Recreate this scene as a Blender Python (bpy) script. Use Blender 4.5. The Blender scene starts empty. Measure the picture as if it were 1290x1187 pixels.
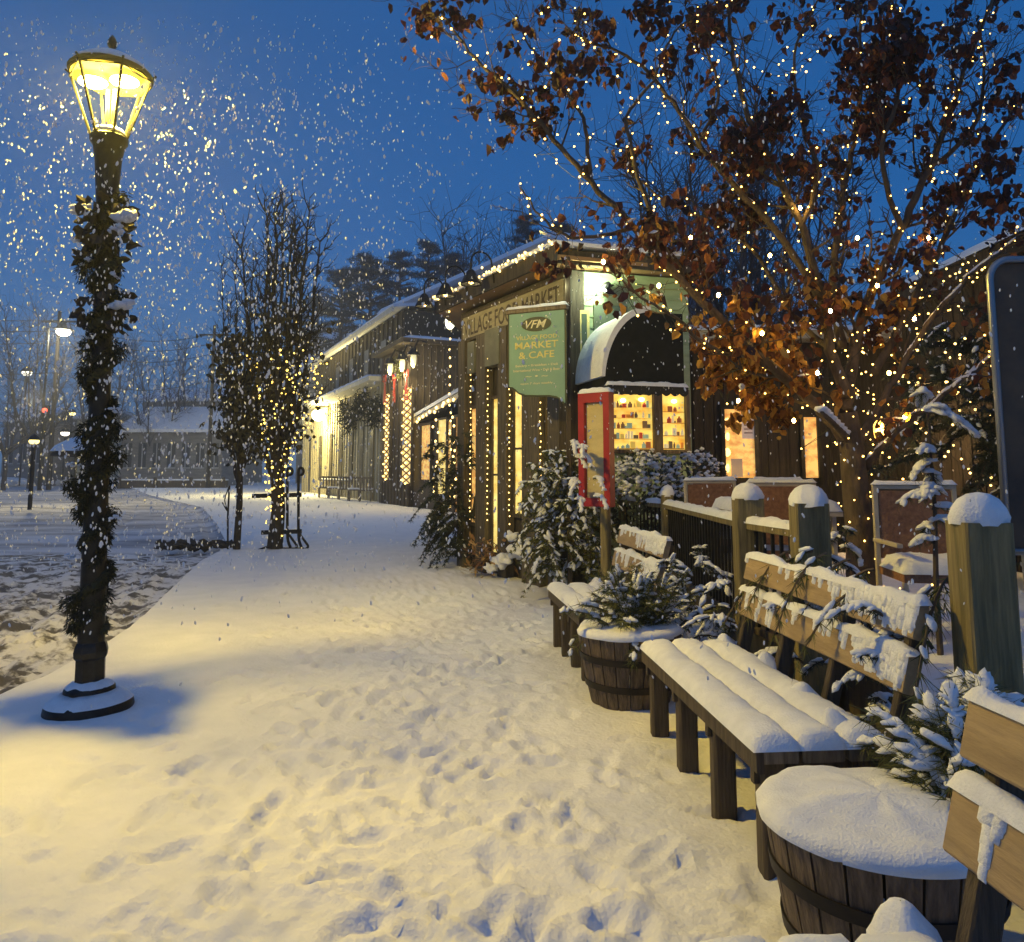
import bpy, math, random
import numpy as np
from mathutils import Vector, Matrix
from mathutils.geometry import tessellate_polygon
R = math.radians
rnd = random.Random(7)
sc = bpy.context.scene
C = sc.collection

# ------------------------------------------------------------------ camera
FPX, CX, CY = 950.0, 645.0, 493.0
PIT = math.atan(101 / FPX); EYE = 1.5
cd = bpy.data.cameras.new('camera'); cam = bpy.data.objects.new('camera', cd); C.objects.link(cam)
cam.location = (0, 0, EYE); cam.rotation_euler = (R(90) + PIT, 0, 0)
cd.sensor_width = 36; cd.lens = FPX / 1290 * 36; cd.shift_y = -(593.5 - CY) / 1290
cd.clip_start = 0.05; cd.clip_end = 2000
sc.camera = cam
# ------------------------------------------------------------------ sky, sun, exposure
SKY_STRENGTH, SUN_STRENGTH = 0.12, 0.16
w = bpy.data.worlds.new('World'); sc.world = w; w.use_nodes = True
nt = w.node_tree; nt.nodes.clear()
out = nt.nodes.new('ShaderNodeOutputWorld'); bg = nt.nodes.new('ShaderNodeBackground')
tc = nt.nodes.new('ShaderNodeTexCoord'); sep = nt.nodes.new('ShaderNodeSeparateXYZ')
ramp = nt.nodes.new('ShaderNodeValToRGB')
e = ramp.color_ramp.elements
e[0].position = 0.0; e[0].color = (.070, .150, .300, 1)
e[1].position = .5; e[1].color = (.012, .100, .325, 1)
x = e.new(.14); x.color = (.040, .155, .385, 1)
x = e.new(.30); x.color = (.016, .120, .370, 1)
nt.links.new(tc.outputs['Generated'], sep.inputs[0]); nt.links.new(sep.outputs['Z'], ramp.inputs[0])
nt.links.new(ramp.outputs[0], bg.inputs[0]); bg.inputs[1].default_value = 1.0
nt.links.new(bg.outputs[0], out.inputs[0])
sd = bpy.data.lights.new('sun', 'SUN'); sun = bpy.data.objects.new('sun', sd); C.objects.link(sun)
sd.energy = SUN_STRENGTH; sd.angle = R(60); sd.color = (.95, .95, 1.0)
sun.rotation_euler = (R(35), R(-15), R(20))
sc.view_settings.view_transform = 'Standard'; sc.view_settings.look = 'None'
sc.view_settings.exposure = 0.0; sc.view_settings.gamma = 1.0
cy = sc.cycles
cy.use_denoising = True; cy.max_bounces = 5; cy.diffuse_bounces = 3; cy.glossy_bounces = 2
cy.transmission_bounces = 3; cy.transparent_max_bounces = 6; cy.volume_bounces = 0
cy.sample_clamp_indirect = 2.0; cy.sample_clamp_direct = 0
cy.caustics_reflective = False; cy.caustics_refractive = False

# ------------------------------------------------------------------ pixel helpers (give world points at true depth)
def ray(px, py):
    a = CY - py
    return Vector((px - CX, FPX * math.cos(PIT) - a * math.sin(PIT), FPX * math.sin(PIT) + a * math.cos(PIT)))
def G(px, py, z=0.0):
    r = ray(px, py); t = (z - EYE) / r.z
    return Vector((r.x * t, r.y * t, z))
def W(px, py, Y):
    r = ray(px, py); t = Y / r.y
    return Vector((r.x * t, Y, EYE + r.z * t))

# ------------------------------------------------------------------ materials
MATS = {}
def mat(name, c1, c2=None, scale=8, rough=.7, metal=0.0, bump=0.0, stretch=(1, 1, 1), emit=0.0, ecol=None,
        spec=.4, detail=5, bscale=None, trans=0.0, snowcol=None, snow=0.0, island=None, lo=.35, hi=.65):
    if name in MATS: return MATS[name]
    m = bpy.data.materials.new(name); m.use_nodes = True; MATS[name] = m
    n = m.node_tree.nodes; l = m.node_tree.links
    b = n['Principled BSDF']; o = n['Material Output']
    b.inputs['Base Color'].default_value = (*c1, 1); b.inputs['Roughness'].default_value = rough
    b.inputs['Metallic'].default_value = metal; b.inputs['Specular IOR Level'].default_value = spec
    tcn = n.new('ShaderNodeTexCoord'); mp = n.new('ShaderNodeMapping'); mp.inputs['Scale'].default_value = stretch
    l.new(tcn.outputs['Object'], mp.inputs[0])
    colout = None
    if island:
        g = n.new('ShaderNodeNewGeometry'); r_ = n.new('ShaderNodeValToRGB')
        els = r_.color_ramp.elements
        while len(els) > 1: els.remove(els[-1])
        els[0].position = 0; els[0].color = (*island[0], 1)
        for i, c in enumerate(island[1:]):
            q = els.new((i + 1) / (len(island) - 1)); q.color = (*c, 1)
        l.new(g.outputs['Random Per Island'], r_.inputs[0]); colout = r_.outputs[0]
    elif c2:
        nz = n.new('ShaderNodeTexNoise'); nz.inputs['Scale'].default_value = scale; nz.inputs['Detail'].default_value = detail
        nz.inputs['Roughness'].default_value = .62
        l.new(mp.outputs[0], nz.inputs['Vector'])
        r_ = n.new('ShaderNodeValToRGB'); r_.color_ramp.elements[0].position = lo; r_.color_ramp.elements[1].position = hi
        r_.color_ramp.elements[0].color = (*c1, 1); r_.color_ramp.elements[1].color = (*c2, 1)
        l.new(nz.outputs['Fac'], r_.inputs[0]); colout = r_.outputs[0]
    if snow > 0:      # snow lying on the upward faces
        g2 = n.new('ShaderNodeNewGeometry'); s3 = n.new('ShaderNodeSeparateXYZ'); l.new(g2.outputs['Normal'], s3.inputs[0])
        nz2 = n.new('ShaderNodeTexNoise'); nz2.inputs['Scale'].default_value = 5; nz2.inputs['Detail'].default_value = 3
        l.new(tcn.outputs['Object'], nz2.inputs['Vector'])
        ad = n.new('ShaderNodeMath'); ad.operation = 'MULTIPLY_ADD'; l.new(nz2.outputs['Fac'], ad.inputs[0])
        ad.inputs[1].default_value = .8; l.new(s3.outputs['Z'], ad.inputs[2])
        mr = n.new('ShaderNodeMapRange'); l.new(ad.outputs[0], mr.inputs[0])
        mr.inputs[1].default_value = 1.4 - snow; mr.inputs[2].default_value = 1.5 - snow
        mx = n.new('ShaderNodeMixRGB'); l.new(mr.outputs[0], mx.inputs[0])
        mx.inputs[1].default_value = (*c1, 1)
        if colout: l.new(colout, mx.inputs[1])
        mx.inputs[2].default_value = (.8, .82, .86, 1); colout = mx.outputs[0]
    if colout: l.new(colout, b.inputs['Base Color'])
    if bump:
        nb = n.new('ShaderNodeTexNoise'); nb.inputs['Scale'].default_value = bscale or scale * 3; nb.inputs['Detail'].default_value = 6
        l.new(mp.outputs[0], nb.inputs['Vector'])
        bp = n.new('ShaderNodeBump'); bp.inputs['Strength'].default_value = bump; bp.inputs['Distance'].default_value = .02
        l.new(nb.outputs['Fac'], bp.inputs['Height']); l.new(bp.outputs[0], b.inputs['Normal'])
    if emit:
        b.inputs['Emission Strength'].default_value = emit
        b.inputs['Emission Color'].default_value = (*(ecol or c1), 1)
        if colout and not ecol: l.new(colout, b.inputs['Emission Color'])
    if trans:
        t = n.new('ShaderNodeBsdfTranslucent'); ms = n.new('ShaderNodeMixShader'); ms.inputs[0].default_value = trans
        t.inputs[0].default_value = (*c1, 1)
        if colout: l.new(colout, t.inputs[0])
        l.new(b.outputs[0], ms.inputs[1]); l.new(t.outputs[0], ms.inputs[2]); l.new(ms.outputs[0], o.inputs[0])
    return m

SNOW = mat('snow', (.78, .79, .81), (.87, .88, .89), 14, .8, bump=.35, bscale=120, spec=.2)
WOODG = mat('weathered_wood', (.10, .075, .05), (.24, .19, .13), 6, .8, bump=.5, stretch=(6, 6, .6))
WOODX = mat('bench_wood', (.25, .175, .095), (.40, .29, .16), 4, .7, bump=.4, stretch=(3, .5, 3), bscale=14)
POSTW = mat('post_wood', (.12, .10, .045), (.28, .22, .10), 5, .75, bump=.45, stretch=(7, 7, .5))
DARKW = mat('dark_wood', (.045, .034, .024), (.10, .075, .05), 5, .8, bump=.5, stretch=(6, 6, .5))
BARR = mat('barrel_wood', (.05, .035, .025), (.16, .115, .08), 5, .75, bump=.6, stretch=(8, 8, .5))
BLACK = mat('black_iron', (.012, .012, .013), (.03, .03, .03), 9, .45, .6, bump=.15)
BARK = mat('bark', (.05, .036, .024), (.13, .095, .06), 12, .85, bump=.8, stretch=(1, 1, .4))
BARKD = mat('dark_bark', (.018, .015, .013), (.045, .038, .03), 10, .85, bump=.6)
WIRE = mat('green_wire', (.01, .02, .012), rough=.5)
NEED = mat('needles', (.05, .075, .025), rough=.6, island=[(.035, .05, .018), (.10, .11, .03), (.20, .19, .06)], trans=.2)
NEEDB = mat('blue_needles', (.03, .05, .03), rough=.6, island=[(.018, .03, .02), (.035, .05, .035), (.06, .075, .05)], trans=.15)
BULB = mat('warm_bulb', (1, .75, .4), emit=10, ecol=(1.0, .56, .11))
BULBY = mat('golden_bulb', (1, .75, .3), emit=4, ecol=(1.0, .66, .12))
BULBC = mat('string_bulb', (1, .75, .4), emit=5, ecol=(1.0, .66, .20))

# ------------------------------------------------------------------ mesh builder
def ico(sub):
    import bmesh
    bm = bmesh.new(); bmesh.ops.create_icosphere(bm, subdivisions=sub, radius=1)
    v = [x.co.copy() for x in bm.verts]; f = [[q.index for q in x.verts] for x in bm.faces]; bm.free(); return v, f
ICO = {1: ico(1), 2: ico(2), 3: ico(3)}
OCT = ([Vector(a) for a in ((1,0,0),(-1,0,0),(0,1,0),(0,-1,0),(0,0,1),(0,0,-1))],
       [[0,2,4],[2,1,4],[1,3,4],[3,0,4],[2,0,5],[1,2,5],[3,1,5],[0,3,5]])
UP = Vector((0, 0, 1))
def V(*a): return Vector(a)
def frame(d, up=UP):
    d = d.normalized(); s = d.cross(up)
    if s.length < 1e-4: s = d.cross(Vector((0, 1, 0)))
    s.normalize(); return d, s, s.cross(d).normalized()
def wobble(mb, i0, c, k=.012, tilt=(0, 0)):
    ph = [rnd.random() * 6.28 for _ in range(5)]
    for i in range(i0, len(mb.v)):
        x, y, z = mb.v[i]; dx, dy = x - c[0], y - c[1]; a = math.atan2(dy, dx); r0 = math.hypot(dx, dy)
        n_ = math.sin(a * 2 + ph[0]) + .6 * math.sin(a * 5 + ph[1]) + .5 * math.sin(a * 9 + z * 30 + ph[2]) + .4 * math.sin(dx * 40 + ph[3]) * math.sin(dy * 43 + ph[4])
        n_ *= min(1, r0 * 8); f = 1 + k * n_ / max(r0, .05); mb.v[i] = (c[0] + dx * f + tilt[0] * (z - c[2]), c[1] + dy * f + tilt[1] * (z - c[2]), z + k * .5 * n_ * min(1, r0 * 12) + (dx * tilt[0] + dy * tilt[1]) * .25)
class MB:
    def __init__(s): s.v = []; s.f = []; s.mi = []; s.k = 0
    def add(s, vs, fs):
        n = len(s.v); s.v += [tuple(q) for q in vs]; s.f += [[i + n for i in q] for q in fs]; s.mi += [s.k] * len(fs)
    def box(s, c, size, rot=None):
        c = Vector(c); h = [q / 2 for q in size]; M = rot or Matrix.Identity(3)
        vs = [c + M @ Vector((a * h[0], b * h[1], d * h[2])) for d in (-1, 1) for b in (-1, 1) for a in (-1, 1)]
        s.add(vs, [[0,2,3,1],[4,5,7,6],[0,1,5,4],[2,6,7,3],[0,4,6,2],[1,3,7,5]])
    def bbox(s, lo, hi): s.box([(a + b) / 2 for a, b in zip(lo, hi)], [b - a for a, b in zip(lo, hi)])
    def beam(s, a, b, wd, ht, up=UP, cham=0.0):
        a, b = Vector(a), Vector(b); d, sd_, u = frame(b - a, up)
        c = cham or min(wd, ht) * .12; x, y = wd / 2, ht / 2
        prof = [(-x + c, -y), (x - c, -y), (x, -y + c), (x, y - c), (x - c, y), (-x + c, y), (-x, y - c), (-x, -y + c)]
        vs = [a + sd_ * p + u * q for p, q in prof] + [b + sd_ * p + u * q for p, q in prof]
        s.add(vs, [list(range(8)), list(range(15, 7, -1))] + [[i, i + 8, (i + 1) % 8 + 8, (i + 1) % 8] for i in range(8)])
    def tube(s, pts, rad, n=6, cap=True):
        pts = [Vector(p) for p in pts]; k = len(pts)
        if not hasattr(rad, '__len__'): rad = [rad] * k
        vs = []; u = None
        for i, p in enumerate(pts):
            d = (pts[min(i + 1, k - 1)] - pts[max(i - 1, 0)])
            if d.length < 1e-9: d = Vector((0, 0, 1))
            d.normalize()
            if u is None: _, a, u = frame(d)
            else:
                u = (u - d * u.dot(d)); 
                if u.length < 1e-5: _, a, u = frame(d)
                u.normalize()
            a = d.cross(u)
            vs += [p + (a * math.cos(2 * math.pi * j / n) + u * math.sin(2 * math.pi * j / n)) * rad[i] for j in range(n)]
        fs = [[i * n + j, i * n + (j + 1) % n, (i + 1) * n + (j + 1) % n, (i + 1) * n + j] for i in range(k - 1) for j in range(n)]
        if cap: fs += [list(range(n - 1, -1, -1)), list(range((k - 1) * n, k * n))]
        s.add(vs, fs)
    def lathe(s, prof, c, n=24, cap=True, M=None):
        c = Vector(c); k = len(prof); vs = []
        for r, z in prof:
            for j in range(n):
                t = 2 * math.pi * j / n; q = Vector((r * math.cos(t), r * math.sin(t), z))
                vs.append(c + (M @ q if M else q))
        fs = [[i * n + j, i * n + (j + 1) % n, (i + 1) * n + (j + 1) % n, (i + 1) * n + j] for i in range(k - 1) for j in range(n)]
        if cap: fs += [list(range(n - 1, -1, -1)), list(range((k - 1) * n, k * n))]
        s.add(vs, fs)
    def lump(s, c, r, sub=2, d=None, jit=.15, flat=None):
        c = Vector(c); vs0, fs = ICO[sub] if sub else OCT
        rx, ry, rz = r if hasattr(r, '__len__') else (r, r, r)
        if d is not None:
            a, b, u = frame(Vector(d)); M = Matrix((a, b, u)).transposed()
        else: M = Matrix.Rotation(rnd.random() * 6.3, 3, 'Z')
        ph = [rnd.random() * 6 for _ in range(3)]
        vs = []
        for q in vs0:
            k = 1 + jit * (math.sin(q.x * 4 + ph[0]) * math.sin(q.y * 4 + ph[1]) + .6 * math.sin(q.z * 5 + q.x * 6 + ph[2]))
            z = q.z * rz * k
            if flat is not None and z < 0: z *= flat
            vs.append(c + M @ Vector((q.x * rx * k, q.y * ry * k, z)))
        s.add(vs, fs)
    def quad(s, a, b, c, d): s.add([a, b, c, d], [[0, 1, 2, 3]])
    def tri(s, a, b, c): s.add([a, b, c], [[0, 1, 2]])
    def prism(s, pts, ext):          # planar polygon pushed along ext
        pts = [Vector(p) for p in pts]; ext = Vector(ext); n = len(pts)
        tess = tessellate_polygon([pts])
        s.add(pts + [p + ext for p in pts],
              [list(t) for t in tess] + [[i + n for i in reversed(t)] for t in tess] +
              [[i, (i + 1) % n, (i + 1) % n + n, i + n] for i in range(n)])
    def slab(s, o, u, v, lu, lv, h, n=None, up=None, edge=.03, noise=.15, seed=0, over=.008):
        # snow lying on a board: a rounded height field closed to the board on all sides
        u = Vector(u).normalized(); v = Vector(v).normalized(); up = Vector(up) if up else UP
        nu = max(4, min(70, int(lu / .04) if n is None else n)); nv = max(4, min(24, int(lv / .02)))
        r_ = random.Random(seed); ph = [r_.random() * 6.28 for _ in range(6)]
        o = Vector(o) - u * over - v * over; lu += 2 * over; lv += 2 * over; vs = []
        # denser at rims
        def par(k, m):
            t = k / m; return .5 - .5 * math.cos(math.pi * t) if m < 12 else t
        for i in range(nu + 1):
            a = par(i, nu) * lu
            for j in range(nv + 1):
                b = par(j, nv) * lv
                dd = min(a, lu - a, b, lv - b)
                q = max(0.0, 1 - dd / edge)
                f = math.sqrt(max(0, 1 - q * q))
                k = 1 + noise * (math.sin(a * 9 + ph[0]) * math.sin(b * 11 + ph[1]) + .6 * math.sin(a * 23 + b * 5 + ph[2]) + .4 * math.sin(b * 31 + a * 13 + ph[3]) + .35 * math.sin(a * 61 + ph[4]) * math.sin(b * 67 + ph[5]))
                vs.append(o + u * a + v * b + up * (h * f * k))
        m = nv + 1
        s.add(vs, [[i * m + j, (i + 1) * m + j, (i + 1) * m + j + 1, i * m + j + 1] for i in range(nu) for j in range(nv)])
    def build(s, name, m, parent=None, smooth=False, loc=None, angle=None):
        me = bpy.data.meshes.new(name)
        off = Vector(parent.matrix_world.translation) if (parent is not None and not getattr(s, 'local', False)) else Vector((0, 0, 0))
        if parent is None and loc is not None: off = Vector(loc)
        if parent is not None and not getattr(s, 'local', False): off = WORLD.get(parent.name, off)
        vs = [(a - off[0], b - off[1], c - off[2]) for a, b, c in s.v]
        me.from_pydata(vs, [], s.f); 
        for q in (m if isinstance(m, (list, tuple)) else [m]): me.materials.append(q)
        if isinstance(m, (list, tuple)): me.polygons.foreach_set('material_index', s.mi)
        if smooth: me.polygons.foreach_set('use_smooth', [True] * len(s.f))
        me.update()
        ob = bpy.data.objects.new(name, me); C.objects.link(ob)
        if parent is not None:
            ob.parent = parent; WORLD[ob.name] = off.copy()
        elif loc is not None: ob.location = loc
        if parent is None: WORLD[ob.name] = off.copy()
        if smooth and angle:
            try: me.set_sharp_from_angle(angle=R(angle))
            except Exception: pass
        return ob
WORLD = {}
def tag(o, label=None, cat=None, group=None, kind=None):
    if label: o['label'] = label
    if cat: o['category'] = cat
    if group: o['group'] = group
    if kind: o['kind'] = kind
    return o
def thing(name, label, cat, loc=(0, 0, 0), group=None, rz=0.0):
    o = bpy.data.objects.new(name, None); C.objects.link(o); o.location = loc; o.rotation_euler = (0, 0, rz)
    o.empty_display_size = .1
    WORLD[o.name] = Vector(loc); return tag(o, label, cat, group)
def copy_tree(o, loc=None, rz=None, label=None, parent=None):
    c = o.copy(); C.objects.link(c)
    if parent is not None: c.parent = parent
    for ch in [q for q in bpy.data.objects if q.parent == o]: copy_tree(ch, parent=c)
    if loc is not None: c.location = loc
    if rz is not None: c.rotation_euler = (0, 0, rz)
    if label: c['label'] = label
    return c
def lamp(name, loc, energy, col, radius=.05, parent=None, spot=None, aim=None):
    d = bpy.data.lights.new(name, 'SPOT' if spot else 'POINT'); d.energy = energy; d.color = col; d.shadow_soft_size = radius
    o = bpy.data.objects.new(name, d); C.objects.link(o); loc = Vector(loc)
    if spot: d.spot_size = R(spot); d.spot_blend = .8; o.rotation_euler = (Vector(aim) - loc).to_track_quat('-Z', 'Y').to_euler()
    if parent is not None: o.parent = parent; loc = loc - WORLD[parent.name]
    o.location = loc; return o
def text(name, s, m, parent, origin, ux, uy, height, width=None, depth=.004, align='CENTER', font_shear=0, sy=1.0):
    cu = bpy.data.curves.new(name, 'FONT'); cu.body = s; cu.align_x = align; cu.align_y = 'CENTER'; cu.size = 1; cu.extrude = 0
    cu.shear = font_shear; cu.resolution_u = 3; cu.offset = .012
    t = bpy.data.objects.new(name, cu); C.objects.link(t); bpy.context.view_layer.update()
    me = bpy.data.meshes.new_from_object(t.evaluated_get(bpy.context.evaluated_depsgraph_get()))
    bpy.data.objects.remove(t); xs = [v.co.x for v in me.vertices]; ys = [v.co.y for v in me.vertices]
    if not xs: return None
    x0, x1, y0, y1 = min(xs), max(xs), min(ys), max(ys)
    kx = ky = height / (y1 - y0)
    if width: kx = width / (x1 - x0)
    ux = Vector(ux).normalized(); uy = Vector(uy).normalized(); nn = ux.cross(uy)
    off = WORLD[parent.name]
    for v in me.vertices:
        q = Vector(origin) + ux * ((v.co.x - (x0 + x1) / 2) * kx) + uy * ((v.co.y - (y0 + y1) / 2) * ky) + nn * depth
        v.co = q - off
    me.materials.append(m)
    o = bpy.data.objects.new(name, me); C.objects.link(o); o.parent = parent; WORLD[o.name] = off.copy(); return o

# ------------------------------------------------------------------ noise on numpy grids
def vnoise(x, y, seed=0):
    xi = np.floor(x).astype(np.int64); yi = np.floor(y).astype(np.int64); fx = x - xi; fy = y - yi
    fx = fx * fx * (3 - 2 * fx); fy = fy * fy * (3 - 2 * fy)
    def h(a, b):
        n = (a * 374761393 + b * 668265263 + seed * 1442695041) & 0xffffffff
        n = ((n ^ (n >> 13)) * 1274126177) & 0xffffffff
        return ((n ^ (n >> 16)) & 0xffff) / 65535.0
    return (h(xi, yi) * (1 - fx) + h(xi + 1, yi) * fx) * (1 - fy) + (h(xi, yi + 1) * (1 - fx) + h(xi + 1, yi + 1) * fx) * fy - .5
def fbm(x, y, s, o=4, seed=0):
    t = 0; a = 1
    for i in range(o): t = t + a * vnoise(x * s, y * s, seed + i); s *= 2.03; a *= .5
    return t

# ================================================================== THE GROUND
def curb(y):
    return np.interp(y, [-5, 3, 5.8, 7.4, 10, 13, 15.5, 22, 32, 50, 90], [-3.75, -3.6, -3.45, -3.65, -4.4, -5.25, -5.75, -8.5, -13, -24, -46])
def axis(fine0, fine1, step, lo, hi, grow=1.09):
    a = list(np.arange(fine0, fine1, step)); s = step; q = fine1
    while q < hi: a.append(q); s *= grow; q += s
    a.append(hi); s = step; q = fine0 - step; b = []
    while q > lo: b.append(q); s *= grow; q -= s
    b.append(lo); return np.array(sorted(b + a))
ys = axis(2.4, 8.0, .028, -60, 900, 1.035)
def near0(a): i = np.argmin(abs(a)); a[i] = 0; return a
xs = near0(axis(-2.6, 4.3, .03, -900, 900, 1.04))
XI, Y = np.meshgrid(xs, ys); X = XI + curb(np.clip(Y, -5, 90))
road = XI < -1e-6
Z = .030 * fbm(X, Y, .8, 3, 3) + .010 * fbm(X, Y, 4, 3, 9)
# trodden middle of the path
path = np.exp(-((X + .45 + (Y - 4) * .12) / 1.35) ** 2) * np.clip((16 - Y) / 6, 0, 1)
Z += path * (.020 * fbm(X, Y, 6, 4, 21) + .016 * fbm(X, Y, 22, 3, 77) - .012)
nr = np.random.RandomState(5)
for i in range(760):
    fy = 2.5 + 9.5 * nr.rand() ** 1.25; fx = -.45 - (fy - 4) * .12 + nr.randn() * .85
    if fx > .35 and fy > 4.3: fx -= .9
    th = nr.randn() * .5 + (0 if nr.rand() < .8 else 1.3); L = .075 + .06 * nr.rand(); Wd = .034 + .018 * nr.rand(); dp = .011 + .032 * nr.rand() ** 2.2
    if i % 3 == 0: L *= .5; Wd *= .7
    m = (abs(X - fx) < .4) & (abs(Y - fy) < .4)
    dx = X[m] - fx; dy = Y[m] - fy; a = dx * math.cos(th) + dy * math.sin(th); b = -dx * math.sin(th) + dy * math.cos(th)
    q = (a / Wd) ** 2 + (b / L) ** 2
    q = q * (1 + .5 * fbm(dx + i, dy, 18, 2, i))
    Z[m] += -dp * np.exp(-q ** 2 * .8) + dp * .45 * np.exp(-(np.sqrt(np.abs(q)) - 1.55) ** 2 * 7)
# drift against benches, dip at kerb
Z += .05 * np.clip((X - .3) / 1.4, 0, 1) ** 2 * (Y < 12)
rz = -.13 - .035 * np.exp(-((XI + 1.25) / .13) ** 2) - .03 * np.exp(-((XI + 2.75) / .14) ** 2) + .05 * np.exp(-((XI + .45) / .16) ** 2) * (.6 + fbm(X, Y, 3, 3, 88)) + .06 * fbm(X, Y, 1.1, 3, 40) * np.clip((14 - Y) / 5, 0, 1) + (.10 * np.abs(fbm(X, Y, 4.5, 4, 33)) + .05 * fbm(X, Y, 14, 3, 35)) * np.clip((15 - Y) / 3, 0, 1) * np.clip((X + 12) / 3, 0, 1)
bank = .22 * np.exp(-((X + 5.2 + (Y - 9) * .35) / .8) ** 2) * np.exp(-((Y - 9.5) / 3.5) ** 2) * 0
Z = np.where(road, rz + bank, Z)
edge = np.clip(-XI / .28, 0, 1)
Z = np.where(road, (Z) * edge + (1 - edge) * (Z * .25 - .02), Z)
idx = np.arange(X.size).reshape(X.shape)
quads = np.stack([idx[:-1, :-1], idx[:-1, 1:], idx[1:, 1:], idx[1:, :-1]], -1).reshape(-1, 4)
isroad = ((XI[:-1, :-1] + XI[:-1, 1:]) / 2 < 0).reshape(-1)
P = np.stack([X, Y, Z], -1).reshape(-1, 3)
def sheet(name, q, m):
    used, inv = np.unique(q, return_inverse=True); me = bpy.data.meshes.new(name)
    me.vertices.add(len(used)); me.vertices.foreach_set('co', P[used].astype(np.float32).ravel())
    me.loops.add(q.size); me.loops.foreach_set('vertex_index', inv.astype(np.int32).ravel())
    me.polygons.add(len(q)); me.polygons.foreach_set('loop_start', np.arange(0, q.size, 4, dtype=np.int32))
    me.polygons.foreach_set('use_smooth', [True] * len(q)); me.materials.append(m); me.update(); me.validate()
    o = bpy.data.objects.new(name, me); C.objects.link(o); o['kind'] = 'structure'; return o
GSNOW = mat('ground_snow', (.80, .80, .80), (.88, .87, .86), 3, .8, bump=.5, bscale=34, spec=.2)
SLUSH = mat('road_slush', (.10, .092, .088), (.70, .69, .69), 3.6, .75, bump=1.0, bscale=26, detail=12, lo=.44, hi=.54)
FARR = mat('packed_road_snow', (.26, .25, .26), (.66, .63, .62), .55, .8, bump=.5, bscale=8, detail=8, stretch=(.6, 1.3, 1), lo=.38, hi=.60)
yq = ((Y[:-1, :-1] + Y[1:, :-1]) / 2).reshape(-1)
sheet('pavement', quads[~isroad], GSNOW); sheet('road', quads[isroad & (yq < 15.3)], SLUSH); sheet('side_road', quads[isroad & (yq >= 15.3)], FARR)

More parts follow.
